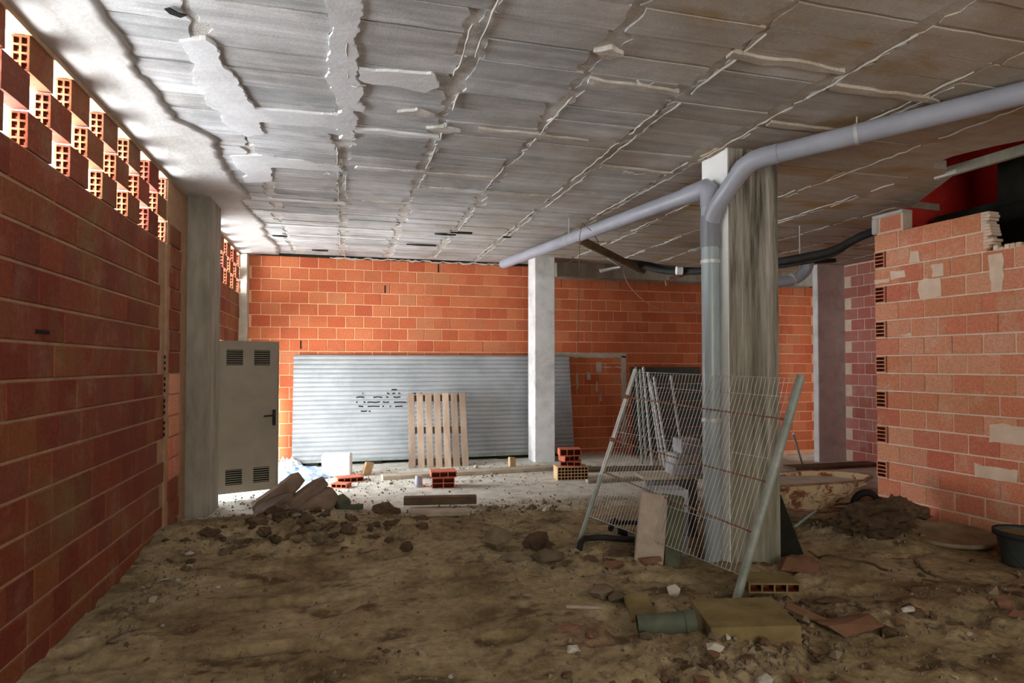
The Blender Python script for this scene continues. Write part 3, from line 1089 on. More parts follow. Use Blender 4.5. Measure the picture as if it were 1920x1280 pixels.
for c in cands:
    pass
def key_w(c):
    return 0
cache = {}
for c in cands:
    M, L, Hb, D, s_ = c
    k_ = (round(L, 3), round(Hb, 3), s_)
    if k_ not in cache: cache[k_] = part_brick(L, Hb, D, s_)
    inst(cache[k_], 'brick', M, partition)
# mortar smears on it
for q, (xa, za, ww, hh) in enumerate(((0.55, 2.36, 0.24, 0.2), (0.22, 2.6, 0.17, 0.1), (0.45, 2.76, 0.1, 0.12), (0.7, 2.57, 0.12, 0.14), (1.28, 2.35, 0.12, 0.36), (1.25, 0.9, 0.35, 0.18), (0.28, 1.97, 0.18, 0.02), (0.0, 2.58, 0.2, 0.04), (1.1, 0.55, 0.4, 0.12))):
    m_ = smear([(xa, za), (xa + ww, za), (xa + ww, za + hh), (xa, za + hh)], 0.0, M_mort_part, partition, 70 + q, t=0.006)
cap = MB(); cap.box(-0.02, -0.012, 3.335, 0.37, PT, 3.375, None, 0.008)
cap.box(-0.03, -0.01, 3.16, 0.05, PT, 3.34, None, 0.012)
cap.build('mortar_cap', M_plaster, partition)
# broken end bits
for q in range(12):
    z = 2.78 + q * 0.03
    m_ = MB(); m_.box(1.22, -0.002, z, 1.26 + random.uniform(0, 0.06), PT - 0.01, z + 0.028, None, 0.004)
    m_.build('broken_edge', M_mort_part, partition)
# second stub of brick at the frame edge
for q in range(3):
    inst(brick_mesh(0.28, 0.184, 0.14, M_part), 'brick', rotz(1.75 + 0.0, 0, 2.76 + q * 0.2, 0), partition)
for k in range(5):
    m_ = MB(); x_ = 1.30 + k * 0.05; m_.box(x_, 0.01, 2.745, x_ + 0.045, 0.1, 2.75 + random.uniform(0.01, 0.05), None, 0.008)
    m_.build('mortar_crumb', M_mort_part, partition)

# stair shaft behind the partition: dark red walls going up through the opening
bb = MB()
bb.box(7.9, 1.6, -0.3, 8.1, 6.2, 5.6)
bb.box(6.5, 6.0, HC, 8.1, 6.2, 5.6)
sh = struct(bb.build('wall_shaft', M_shaft))
bb = MB(); bb.box(5.0, 1.4, 5.5, 8.2, 6.3, 5.7)
struct(bb.build('ceiling_shaft', M_dark))
bb = MB(); bb.box(5.0, 1.2, HC + .07, 5.15, 6.3, 5.6); bb.box(5.0, 1.3, HC + .07, 8.1, 1.5, 5.6); bb.box(5.15, 6.0, HC + .07, 6.5, 6.15, 5.6)
struct(bb.build('wall_shaft_side', M_dark))
bb = MB(); bb.box(6.36, 6.05, -0.3, 9.1, 6.2, HC); bb.box(6.42, 5.88, -0.3, 8.0, 6.0, 5.6)
struct(bb.build('wall_shaft_end', M_shaft))
bb = MB(); bb.box(6.62, 2.5, -0.3, 6.7, 5.7, 3.36); bb.box(6.6, 4.2, 3.3, 6.7, 4.95, 3.75)
struct(bb.build('wall_darkness', M_dark))  # black boxes added to paint in the shaft's darkness above the partition
bb = MB(); bb.box(5.9, -3.6, -0.3, 8.2, 1.6, HC)
struct(bb.build('wall_right_near', M_part))
# wall behind the camera with the wide entrance
bb = MB()
bb.box(XL - .2, -3.7, -0.3, -0.4, -3.5, HC); bb.box(3.2, -3.7, -0.3, 6.0, -3.5, HC); bb.box(-0.4, -3.7, 2.3, 3.2, -3.5, HC)
struct(bb.build('wall_front', M_mort_left))
bb = MB(); bb.box(-14, -10, -0.35, XL - 0.17, 22, -0.22)
struct(bb.build('street_ground', M_street))

bb = MB(); bb.box(-2.6, -9.4, -0.4, 9.0, -9.0, 8.5)
struct(bb.build('wall_sun_block', M_conc))  # unseen wall, added to keep the sun out of the entrance

# ================================================================== DOOR
hinge = on(414, 780, 1, 8.2)
hinge = Vector((-1.475, 8.2, 0.10))
free = Vector((-0.80, 8.44, 0.10))
dv = free - hinge
dl = dv.length
door = empty('steel_door', (hinge.x, hinge.y, 0.08), 'open beige steel door with four louvre vents behind the left column', 'door')
door.rotation_euler = (0, 0, math.atan2(dv.y, dv.x))
DH = 1.86
bb = MB()
vents = [(0.10, DH - 0.30), (0.42, DH - 0.30), (0.10, 0.10), (0.42, 0.10)]
vw, vh = 0.19, 0.19
xs = [0, 0.10, 0.29, 0.42, 0.61, dl]
zs = [0, 0.10, 0.29, DH - 0.30, DH - 0.11, DH]
for i in range(5):
    for j in range(5):
        if i in (1, 3) and j in (1, 3): continue
        bb.box(xs[i], 0, zs[j], xs[i + 1], 0.035, zs[j + 1])
bb.box(0, -0.008, 0, 0.012, 0.04, DH); bb.box(dl - 0.012, -0.008, 0, dl, 0.04, DH); bb.box(0, -0.008, DH - 0.012, dl, 0.04, DH)
bb.build('leaf', M_door, door)
for (vx, vz) in vents:
    ve = MB(); ve.box(vx, 0.022, vz, vx + vw, 0.03, vz + vh)
    vp = ve.build('vent', M_dark, door)
    for k in range(7):
        m_ = MB()
        M = Matrix.Translation((vx, 0.008, vz + 0.014 + k * 0.027)) @ Matrix.Rotation(R(-35), 4, 'X')
        m_.box(0, -0.009, -0.002, vw, 0.009, 0.002, M)
        m_.build('slat', M_door, vp)
hd = MB(); hd.box(dl - 0.075, -0.012, 0.80, dl - 0.035, 0.0, 1.0, None, 0.006)
hp = hd.build('handle_plate', M_black, door)
hd = MB(); hd.tube([(dl - 0.055, -0.01, 0.93), (dl - 0.055, -0.05, 0.93), (dl - 0.075, -0.055, 0.93), (dl - 0.19, -0.055, 0.925)], 0.011, 8)
hd.build('handle', M_black, hp)

# ================================================================== SHUTTER leaning on the back wall
sx0, sx1 = -0.80, 4.02
sh_e = empty('roller_shutter', ((sx0 + sx1) / 2, 10.62, 0.09), 'long ribbed grey metal roller shutter with black graffiti leaning on the back wall', 'shutter')
lean = math.atan2(0.27, 1.78)
sl = 1.74
NS = 23
pz = sl / NS
sh_e.rotation_euler = (-lean, 0, 0)
Wd = sx1 - sx0
prof = []
for q in range(9):
    t_ = q / 8
    prof.append((-0.016 * math.sin(PI * min(1, t_ * 1.12)) if t_ < 0.89 else 0.004, t_ * pz))
for k in range(NS):
    m_ = MB(); m_.smooth = True
    vs = []
    for (yy, zz) in prof:
        for x_ in (-Wd / 2, Wd / 2): vs.append((x_, yy, zz))
    for (yy, zz) in reversed(prof):
        for x_ in (-Wd / 2, Wd / 2): vs.append((x_, yy + 0.003, zz))
    n = len(prof) * 2
    m_.add(vs, [(2 * i, 2 * i + 1, 2 * i + 3, 2 * i + 2) for i in range(n - 1)] )
    o = m_.build('slat', M_shut, sh_e)
    o.location = (0, 0, k * pz)
bm_ = MB(); bm_.box(-Wd / 2, -0.012, -0.035, Wd / 2, 0.012, 0.0)
bm_.build('bottom_rail', M_galv_dull, sh_e)
for x_ in (-2.2, -1.2, 0.1, 1.0, 2.2):
    bm_ = MB(); bm_.box(x_, 0.0, -0.12, x_ + 0.2, 0.2, -0.035); bm_.build('support_block', M_dark, sh_e)
bm_ = MB(); bm_.box(-Wd / 2 + .1, 0.1, -0.12, Wd / 2 - .1, 0.12, 0.3); bm_.build('shade_sheet', M_dark, sh_e)  # black sheet added as the shade in the gap below the shutter
# graffiti: broken strokes, one row on each slat crown
MW = Matrix.Translation(sh_e.location) @ Matrix.Rotation(-lean, 4, 'X')
inv = MW.inverted()


def shutter_local(px_, py_):
    d = (fwd + rgt * ((px_ - 960) / F) - upv * ((py_ - 640 - SHIFT) / F))
    o3 = inv @ CAM
    dd = inv.to_3x3() @ d
    t_ = (-0.018 - o3.y) / dd.y
    return o3 + dd * t_


strokes = [(92, [(424, 432, .5), (668, 692, -.6), (722, 748, .4), (782, 800, -.7), (925, 960, 0), (1000, 1020, .3)]),
           (55, [(715, 765, .2)]),
           (130, [(362, 400, .6), (400, 440, -.4), (532, 575, .6), (580, 622, -.5), (660, 682, -.6), (735, 760, -.5), (762, 802, .5), (1005, 1075, 0)]),
           (180, [(360, 376, .7), (434, 452, -.3), (474, 500, .3), (500, 545, -.2), (545, 600, .5), (628, 655, -.4), (660, 690, .3), (738, 800, .1), (800, 862, -.15)]),
           (222, [(385, 432, -.4), (476, 540, .2), (540, 596, -.1), (622, 640, .5), (696, 708, .5), (750, 825, .3)]),
           (270, [(408, 436, -.3), (436, 468, .3), (486, 506, .2)])]
for (yy, ss) in strokes:
    for (xa, xb, sl_) in ss:
        n = 3
        gr = MB()
        for q in range(n):
            t0 = q / n; t1 = (q + 1) / n
            xx0 = xa + (xb - xa) * t0; xx1 = xa + (xb - xa) * t1
            ctr = yy - sl_ * 12 * ((t0 + t1) / 2 - .5)
            P = shutter_local(600 + (xx0) / 5.333, 720 + (ctr) / 5.333)
            Q = shutter_local(600 + (xx1) / 5.333, 720 + (ctr) / 5.333)
            gr.box(P.x, -0.0195, P.z - 0.010, Q.x + 0.002, -0.0165, P.z + 0.011)
        gr.build('graffiti_stroke', M_ink, sh_e)


# dark sheet behind the poles
m_ = MB()
for k in range(10):
    m_.box(-0.75, 0, k * 0.168, 0.75, 0.02, k * 0.168 + 0.155)
tag(m_.build('dark_metal_sheet', M_rust_board), 'dark greenish ribbed sheet leaning on the back wall behind the white poles', 'sheet')
o = bpy.data.objects['dark_metal_sheet']; o.location = (6.05, 10.72, -0.05); o.rotation_euler = (R(-8), 0, 0)

# ================================================================== PIPES
ZT = 3.19
stack = empty('drain_pipe', (3.055, 4.75, -0.02), 'grey plastic downpipe beside the large column with two branches under the ceiling', 'pipe')
def world_child(mb, name, mat, parent, **k):
    o_ = mb.build(name, mat, parent, **k)
    o_.matrix_parent_inverse = Matrix.Identity(4)
    Mi = (Matrix.Translation(parent.location) @ parent.rotation_euler.to_matrix().to_4x4()).inverted()
    o_.data.transform(Mi)
    return o_


PR = 0.075
m_ = MB(); m_.tube([(3.055, 4.75, -0.12), (3.055, 4.75, ZT - 0.05)], PR, 24)
world_child(m_, 'downpipe', M_down, stack)
far_p = Vector((2.43, 9.55, 3.24))
s0 = Vector((3.055, 4.75, ZT - 0.08))
s2 = Vector((3.03, 4.95, ZT + 0.0))
dirp = (far_p - s2).normalized()
m_ = MB(); m_.tube([s2 + dirp * 0.02, far_p], PR * 0.97, 24)
world_child(m_, 'branch_pipe', M_pvc, stack, label='long branch running to the back under the ceiling')
m_ = MB(); m_.tube([s0 - Vector((0, 0, 0.1)), s0, s0 + Vector((0, 0.01, 0.05)), s0 + Vector((-.003, 0.06, 0.085)), s2 + dirp * 0.0, s2 + dirp * 0.12], PR * 1.08, 24)
world_child(m_, 'elbow', M_pvc, stack)
w0 = Vector((3.055, 4.75, 2.86)); w1 = Vector((3.06, 4.68, 2.98)); w2 = Vector((3.17, 4.44, 3.27)); w3 = Vector((3.26, 4.32, 3.325)); w4 = Vector((4.24, 3.03, 3.41)); w5 = Vector((5.0, 2.03, 3.42))
m_ = MB(); m_.tube([w0, w1, w2], PR, 24)
world_child(m_, 'wye_arm', M_pvc, stack)
m_ = MB(); m_.tube([w2 - (w2 - w1) * 0.15, w2, (w2 + w3) / 2 + Vector((0, 0, .012)), w3, w3 + (w4 - w3) * 0.08], PR * 1.06, 24)
world_child(m_, 'elbow', M_pvc, stack)
m_ = MB(); m_.tube([w3, w4, w5], PR, 24)
world_child(m_, 'branch_pipe', M_pvc, stack, label='branch crossing to the upper right')
m_ = MB(); m_.tube([(3.055, 4.75, 2.66), (3.055, 4.75, 2.93)], PR * 1.1, 24)
world_child(m_, 'socket', M_pvc2, stack)
for z in (2.52, 1.16):
    m_ = MB(); m_.tube([(3.055, 4.75, z), (3.055, 4.75, z + 0.03)], PR * 1.1, 24)
    m_.box(3.12, 4.73, z, 3.15, 4.77, z + 0.03)
    world_child(m_, 'bracket', M_galv, stack)
q = w3 + (w4 - w3) * 0.42
dq = (w4 - w3).normalized()
m_ = MB(); m_.tube([q - dq * 0.012, q + dq * 0.012], PR * 1.06, 20); m_.tube([q + Vector((0, 0, 0.07)), q + Vector((0, 0, 0.13))], 0.006, 6)
world_child(m_, 'hanger', M_galv, stack)
q = s2.lerp(far_p, 0.52)
m_ = MB(); m_.tube([q - dirp * 0.01, q + dirp * 0.01], PR * 1.03, 20); m_.tube([q + Vector((0, 0, 0.07)), Vector((q.x, q.y, HC))], 0.006, 6)
world_child(m_, 'hanger', M_galv, stack)

# brown pipe slanting from the branch to the back
a_ = at(1085, 448, 7.6); c_ = at(1205, 508, 9.8)
bp = MB(); bp.tube([a_, c_], 0.052, 16)
tag(bp.build('brown_pipe', M_wood_dk), 'dark brown pipe slanting under the ceiling behind the grey branch pipe', 'pipe')
# hanging wires
def wire(pts, r, mat, name, label, cat='cable', n=5):
    m__ = MB(); m__.tube(pts, r, n)
    return tag(m__.build(name, mat), label, cat)


def catmull(P, n=8):
    P = [Vector(p) for p in P]
    out = []
    for i in range(len(P) - 1):
        p0 = P[max(i - 1, 0)]; p1 = P[i]; p2 = P[i + 1]; p3 = P[min(i + 2, len(P) - 1)]
        for k_ in range(n):
            t = k_ / n
            out.append(0.5 * ((2 * p1) + (p2 - p0) * t + (2 * p0 - 5 * p1 + 4 * p2 - p3) * t * t + (3 * p1 - p0 - 3 * p2 + p3) * t ** 3))
    out.append(P[-1])
    return out


wire([at(1108, 432, 6.9), at(1092, 418, 6.7), at(1087, 440, 6.7), at(1085, 560, 6.7), at(1083, 650, 6.7)], 0.004, M_wood_dk, 'thin_wire', 'thin wire hanging straight down from the grey branch pipe')
wire(catmull([at(1112, 437, 7.8), at(1120, 450, 8.2), at(1122, 460, 8.6)]), 0.005, M_black, 'wire_loop', 'short dark wire loop beside the hanging thin wire')
wire(catmull([at(1168, 505, 10.2), at(1180, 535, 10.3), at(1215, 568, 10.3), at(1260, 584, 10.3), at(1300, 580, 10.3), at(1345, 560, 10.3)]), 0.008, M_rust, 'red_cable', 'dark red cable hanging in an arc before the back wall')
P = catmull([at(1165, 488, 9.6), at(1200, 497, 9.5), at(1250, 508, 9.2), at(1310, 508, 8.8), at(1400, 500, 8.4), at(1480, 487, 8.1), at(1560, 470, 7.9), at(1610, 445, 7.7), at(1655, 428, 7.5)])
m_ = MB(); m_.tube(P, 0.05, 10)
hose = tag(m_.build('black_conduit', M_black), 'thick black corrugated conduit slung below the ceiling to the partition', 'hose')
P2 = [p + Vector((0.02, 0.03, 0.07 * math.sin(i * 0.11))) for i, p in enumerate(P)]
m_ = MB(); m_.tube(P2, 0.022, 8)
tag(m_.build('black_cable', M_black), 'thinner black cable bundled above the thick conduit', 'cable')
m_ = MB(); m_.tube([at(1268, 507, 8.9), at(1279, 507, 8.9)], 0.062, 12)
tag(m_.build('white_clip', M_whiteplast), 'small white clip around the black conduit left of the downpipe', 'clip')
m_ = MB(); m_.bar(at(1255, 525, 9.4), at(1290, 510, 9.4), 0.05, 0.07)
m_.bar(at(1250, 525, 9.4), at(1252, 535, 9.4), 0.05, 0.05)
tag(m_.build('hanging_bracket', M_rust), 'rusty bracket hanging under the black conduit', 'bracket')
# grey elbow at the back right of the big column
P = catmull([at(1430, 532, 8.3), at(1468, 528, 8.3), at(1492, 522, 8.3), at(1510, 508, 8.3), at(1515, 492, 8.3), at(1512, 478, 8.4)])
m_ = MB(); m_.tube(P, 0.072, 18)
eb = tag(m_.build('elbow_pipe', M_pvc), 'grey plastic elbow pipe emerging behind the large column', 'pipe')
m_ = MB(); p = at(1486, 523, 8.3); m_.tube([p + Vector((-.02, 0, -.01)), p + Vector((.02, 0, .01))], 0.08, 18)
m_.build('collar', M_galv, eb)
m_ = MB(); p = at(1500, 516, 8.3); m_.tube([p, Vector((p.x, p.y, HC + .02))], 0.008, 6); m_.build('hanger_rod', M_galv, eb)
m_ = MB(); m_.tube(catmull([at(1515, 490, 8.7), at(1540, 490, 8.8), at(1565, 488, 8.9)]), 0.03, 8)
tag(m_.build('short_cable', M_black), 'short black cable stub right of the grey elbow pipe', 'cable')
m_ = MB(); m_.tube([at(1140, 482, 9.7), at(1165, 500, 9.9), at(1125, 508, 9.9)], 0.03, 8)
tag(m_.build('pale_pipe', M_galv), 'short pale bent pipe at the top of the back wall', 'pipe')

# ================================================================== FENCE PANEL leaning on the column
BL = Vector((2.212, 5.652, 0.0)); BR = Vector((2.652, 3.847, -0.03))
lv = Vector((0.585, 0.02, 1.60))
fence = empty('fence_panel', (BL + BR) / 2, 'galvanised wire mesh fence panel on two round posts leaning against the large column', 'fence')
fl = fence.location.copy()
def fchild(mb, name, mat, **k): return world_child(mb, name, mat, fence, **k)
m_ = MB(); m_.tube([BL - lv * 0.02, BL + lv * 0.36], 0.022, 12); fchild(m_, 'post', M_galv_dull)
m_ = MB(); m_.tube([BL + lv * 0.36, BL + lv * 1.0], 0.021, 12); fchild(m_, 'post', M_galv)
m_ = MB(); m_.tube([BR - lv * 0.04, BR + lv * 1.0], 0.030, 14); fchild(m_, 'post', M_galv_dull)
m_ = MB()
NW = 46
for k in range(1, NW):
    t = k / NW
    a = BL.lerp(BR, t)
    m_.tube([a + lv * 0.12, a + lv * 0.90, a + lv * 0.985 + Vector((-0.015, 0, 0))], 0.0021, 4, caps=False)
for v in (0.12, 0.30, 0.62, 0.90, 0.985):
    m_.tube([BL + lv * v, BL.lerp(BR, .5) + lv * v + Vector((0.01, 0, 0.0)), BR + lv * v], 0.0026, 4, caps=False)
fchild(m_, 'wire_mesh', M_galv)
for (va, vb) in ((0.83, 0.80), (0.57, 0.52), (0.38, 0.30)):
    m_ = MB(); m_.tube([BL + lv * va, BL.lerp(BR, .5) + lv * ((va + vb) / 2) + Vector((0.015, 0, -.01)), BR + lv * vb], 0.0075, 6)
    fchild(m_, 'cross_rod', M_rust)
for v in (0.83, 0.57):
    p = BL + lv * v
    m_ = MB(); m_.tube([p - lv * 0.012, p + lv * 0.012], 0.032, 10); fchild(m_, 'clamp', M_rust)

# bundle of poles against the wall
rods = [((1192, 688), (1204, 868), 8.9, M_galv_dull), ((1206, 688), (1223, 870), 8.8, M_galv), ((1215, 698), (1240, 872), 8.7, M_galv), ((1226, 706), (1254, 880), 8.6, M_galv), ((1258, 705), (1282, 868), 8.5, M_galv), ((1200, 692), (1212, 868), 8.9, M_galv_dull), ((1220, 715), (1247, 878), 8.7, M_galv)]
labs = ['dull steel pole leftmost of the leaning pole bundle', 'pale steel pole second from right end of tall bundle', 'pale steel pole in the middle of the leaning bundle', 'pale steel pole steepest right of the tight bundle', 'pale steel pole standing apart at the right of the bundle', 'dull steel pole second from the left in the bundle', 'short pale steel pole low in the middle of the bundle']
labs[1] = 'pale steel pole third from the left in the bundle'
for (a, c, d_, mt), lb in zip(rods, labs):
    top = at(a[0], a[1], d_ + 0.5); bot = at(c[0], c[1], d_)
    bot = on(c[0], c[1] + 2, 2, gz(bot.x, bot.y))
    m_ = MB()
    n = 40
    pts = [bot.lerp(top, i / n) for i in range(n + 1)]
    m_.tube(pts, [0.019 + (0.004 if i % 2 else -0.003) for i in range(n + 1)], 6, smooth=False)
    tag(m_.build('steel_pole', mt), lb, 'pole', 'steel poles leaning behind the fence panel')
m_ = MB(); a_ = at(1487, 820, 8.0); c_ = on(1505, 872, 2, 0.02); m_.tube([c_, a_ + Vector((0, 0, .05))], 0.016, 8)
tag(m_.build('thin_pole', M_galv), 'thin pale pole leaning to the right of the large column', 'pole')

# ================================================================== BLOCKS between the fence and the column
def block_obj(name, c, sx, sy, sz, rz, mat, label, cat, group=None, tilt=(0, 0), bev=0.008):
    m__ = MB(); m__.cur = random.random(); m__.box(-sx / 2, -sy / 2, 0, sx / 2, sy / 2, sz, None, bev)
    o_ = m__.build(name, mat)
    o_.location = c
    o_.rotation_euler = (tilt[0], tilt[1], rz)
    return tag(o_, label, cat, group)


# pallet-height stack: dark base blocks then pale ones
base_c = Vector((3.0, 5.45))
dk = []
for lvl, nm in enumerate(('lowest', 'second', 'third')):
    dk.append(('nearer pile, ' + nm, 2.79, 5.09, lvl * 0.2)); dk.append(('farther pile, ' + nm, 3.1, 5.52, lvl * 0.2))
for nme, x_, y_, z_ in dk:
    block_obj('concrete_block', (x_, y_, z_ - 0.06), 0.36 if y_ < 5.3 else 0.44, 0.24, 0.198, R(-8) + random.uniform(-.03, .03), M_block if 'nearer pile, third' in nme else M_block_dk, ('pale grey concrete block on top of the %s from the ground' if 'nearer pile, third' in nme else 'dark grey concrete block of the %s from the ground, behind the downpipe') % nme, 'block', 'dark blocks stacked behind the downpipe')
board_z = 0.545
m_ = MB(); m_.box(-0.42, -0.12, 0, 0.34, 0.16, 0.03, None, 0.004)
o = tag(m_.build('shelf_plank', M_wood2), 'weathered plank lying across the dark block stack behind the fence mesh', 'plank')
o.location = (3.2, 5.50, board_z); o.rotation_euler = (0, 0, R(-8))
pz_ = board_z + 0.032
pale = [('left bottom', 3.22, 0.0, .27, .1), ('right bottom', 3.5, 0.0, .27, .1), ('left middle', 3.24, .103, .26, .1), ('right middle', 3.51, .103, .26, .1), ('top', 3.27, .206, .2, .14)]
for nme, x_, dz_, w_, h_ in pale:
    block_obj('pale_block', (x_, 5.52, pz_ + dz_), w_, 0.22, h_, R(-8) + random.uniform(-.03, .03), M_block, 'pale grey small block, %s of the pile on the plank' % nme, 'block', 'pale blocks on the plank')
# leaning slab with tiled face
m_ = MB(); m_.box(-0.12, -0.025, 0, 0.12, 0.025, 0.64, None, 0.008)
slab = tag(m_.build('leaning_slab', M_tile), 'upright beige paving slab leaning behind the fence mesh', 'slab')
slab.location = (2.44, 4.74, -0.07); slab.rotation_euler = (R(-12), R(9), R(-14))
m_ = MB(); m_.box(-0.07, -0.04, 0, 0.07, 0.2, 0.62, None, 0.02)
s2_ = tag(m_.build('mossy_kerb', M_moss), 'dark mossy concrete kerb standing right of the beige slab', 'kerb')
s2_.location = (2.64, 4.70, -0.07); s2_.rotation_euler = (R(-9), R(7), R(-10))
# black triangular board right of the column
m_ = MB()
M = Matrix(((1, 0, 0, 0), (0, 0, 1, 0), (0, 1, 0, 0), (0, 0, 0, 1)))
m_.prism([(0, -0.05), (0.30, -0.05), (0.03, 0.62), (0, 0.66)], -0.02, 0.02, M)
o = tag(m_.build('black_board', M_dark), 'black triangular board standing against the right side of the large column', 'board')
o.location = (3.64, 4.72, -0.02); o.rotation_euler = (0, 0, R(-6))

# ================================================================== PALLET
pal = empty('wooden_pallet', (1.49, 10.02, 0.0), 'wooden pallet standing on edge against the ribbed shutter', 'pallet')
pal.rotation_euler = (R(-19), 0, R(-2))
PW, PH = 0.96, 1.24
nsl = 7
for k in range(nsl):
    m_ = MB(); m_.cur = random.random()
    ww = 0.105
    xx = -PW / 2 + k * (PW - ww) / (nsl - 1)
    m_.box(xx, 0, 0.0, xx + ww, 0.02, PH, None, 0.003)
    m_.build('slat', M_wood, pal)
for z in (0.05, PH / 2 - 0.05, PH - 0.13):
    m_ = MB(); m_.cur = .3; m_.box(-PW / 2, 0.021, z, PW / 2, 0.045, z + 0.1)
    m_.build('stringer', M_wood_dk, pal)
    for x_ in (-PW / 2, -0.06, PW / 2 - 0.12):
        m_ = MB(); m_.box(x_, 0.046, z, x_ + 0.12, 0.12, z + 0.1)
        m_.build('spacer', M_wood_dk, pal)

# ================================================================== PLANKS and bricks at the back
def plank(a, c, w_, h_, mat, name, label, cat='plank', lift=0.0):
    a = Vector(a); c = Vector(c)
    a = Vector((a.x, a.y, gz(a.x, a.y) + h_ / 2 + lift)); c = Vector((c.x, c.y, gz(c.x, c.y) + h_ / 2 + lift))
    m__ = MB(); m__.cur = random.random(); m__.bar(a, c, w_, h_, bev=0.006)
    return tag(m__.build(name, mat), label, cat)


plank(on(716, 898, 2, 0), on(1038, 880, 2, 0), 0.22, 0.06, M_wood2, 'long_plank', 'long dusty plank lying in front of the pallet')
plank(on(1052, 884, 2, 0), on(1330, 876, 2, 0), 0.3, 0.05, M_wood_dk, 'floor_plank', 'brown plank lying right of the small red brick stack')
plank(on(757, 952, 2, 0), on(893, 948, 2, 0), 0.12, 0.09, M_wood_dk, 'timber_beam', 'short dark timber beam lying at the edge of the pale floor', 'beam', 0.03)
plank(on(770, 972, 2, 0), on(880, 967, 2, 0), 0.18, 0.05, M_wood2, 'timber_board', 'short pale board lying just before the dark timber beam')
plank(on(470, 905, 2, 0), on(560, 885, 2, 0), 0.12, 0.04, M_wood2, 'short_plank', 'short plank lying beside the blue plastic sheeting')
plank(on(1100, 905, 2, 0), on(1300, 895, 2, 0), 0.10, 0.05, M_wood2, 'batten', 'pale batten on the floor behind the lower fence mesh', 'batten')
plank(on(1480, 880, 2, 0), on(1640, 872, 2, 0), 0.3, 0.05, M_wood_dk, 'broad_board', 'broad brown board on the floor behind the wheelbarrow')


def holed_brick(name, c, L, W_, Hz, rz, mat, label, tilt=(0, 0), nu=3, nv=2):
    me = hollow_brick_mesh(L, Hz, W_, mat, M_cell, nu, nv, 0.08, face=True)
    me.transform(Matrix.Translation((0, -W_ / 2, 0)))
    o_ = bpy.data.objects.new(name, me); COL.objects.link(o_)
    o_.location = c; o_.rotation_euler = (tilt[0], tilt[1], rz)
    return tag(o_, label, 'brick')


p = on(831, 912, 2, 0.0)
holed_brick('hollow_brick', (p.x, p.y, gz(p.x, p.y)), 0.30, 0.24, 0.14, R(-8), M_terra, 'red brick, lower one of the pair before the pallet', nu=2, nv=2)
holed_brick('hollow_brick', (p.x + .0, p.y, gz(p.x, p.y) + 0.143), 0.34, 0.24, 0.08, R(-4), M_terra, 'red brick, upper one of the pair before the pallet', nu=3, nv=1)
p = on(1070, 897, 2, 0.0)
z_ = gz(p.x, p.y)
holed_brick('clay_block', (p.x, p.y, z_), 0.45, 0.26, 0.19, R(-6), M_clay, 'yellowish perforated clay block under the red brick stack by the rear column', nu=9, nv=4)
holed_brick('red_brick', (p.x + .0, p.y, z_ + 0.192), 0.30, 0.2, 0.07, R(-20), M_terra, 'red brick, lowest of the three on the clay block', nu=3, nv=1)
holed_brick('red_brick', (p.x - 0.03, p.y, z_ + 0.264), 0.24, 0.18, 0.075, R(12), M_terra, 'red brick, middle one of the three on the clay block', nu=3, nv=1)
holed_brick('red_brick', (p.x - 0.02, p.y, z_ + 0.341), 0.31, 0.2, 0.10, R(-10), M_terra, 'red brick, top one of the three on the clay block', nu=3, nv=1)
p = on(655, 902, 2, 0.0)
holed_brick('broken_tile', (p.x, p.y, gz(p.x, p.y)), 0.36, 0.22, 0.07, R(10), M_terra, 'flat red hollow tile lying before the white box', nu=4, nv=1)
p = on(640, 912, 2, 0.0)
holed_brick('broken_tile', (p.x, p.y - .05, gz(p.x, p.y)), 0.22, 0.16, 0.06, R(-25), M_terra, 'small broken red tile piece nearest the white box', nu=3, nv=1)
p = on(632, 893, 2, 0.0)
block_obj('white_box', (p.x, p.y, 0), 0.42, 0.2, 0.34, R(-6), M_whiteplast, 'bright white plastic box standing before the left of the shutter', 'box', bev=0.025)
p = on(686, 890, 2, 0.0)
block_obj('cardboard_scrap', (p.x, p.y, gz(p.x, p.y)), 0.14, 0.05, 0.2, R(30), M_clay, 'tan cardboard scrap right of the white box', 'scrap', tilt=(R(15), R(10)))
p = on(968, 880, 2, 0.0)
block_obj('cardboard_scrap', (p.x, p.y + .25, gz(p.x, p.y)), 0.12, 0.05, 0.16, R(20), M_clay, 'tan cardboard scrap at the foot of the shutter left of the pale column', 'scrap', tilt=(R(-15), R(8)))
p = on(785, 912, 2, 0.0)
m_ = MB(); m_.tube([(0, 0, 0.02), (0, 0, 0.15)], [0.055, 0.045], 12); m_.tube([(0, 0, 0.0), (0, 0, 0.025)], 0.07, 12)
o = tag(m_.build('pipe_fitting', M_pvc), 'small grey pipe fitting left of the red brick pair', 'fitting'); o.location = (p.x, p.y, gz(p.x, p.y))

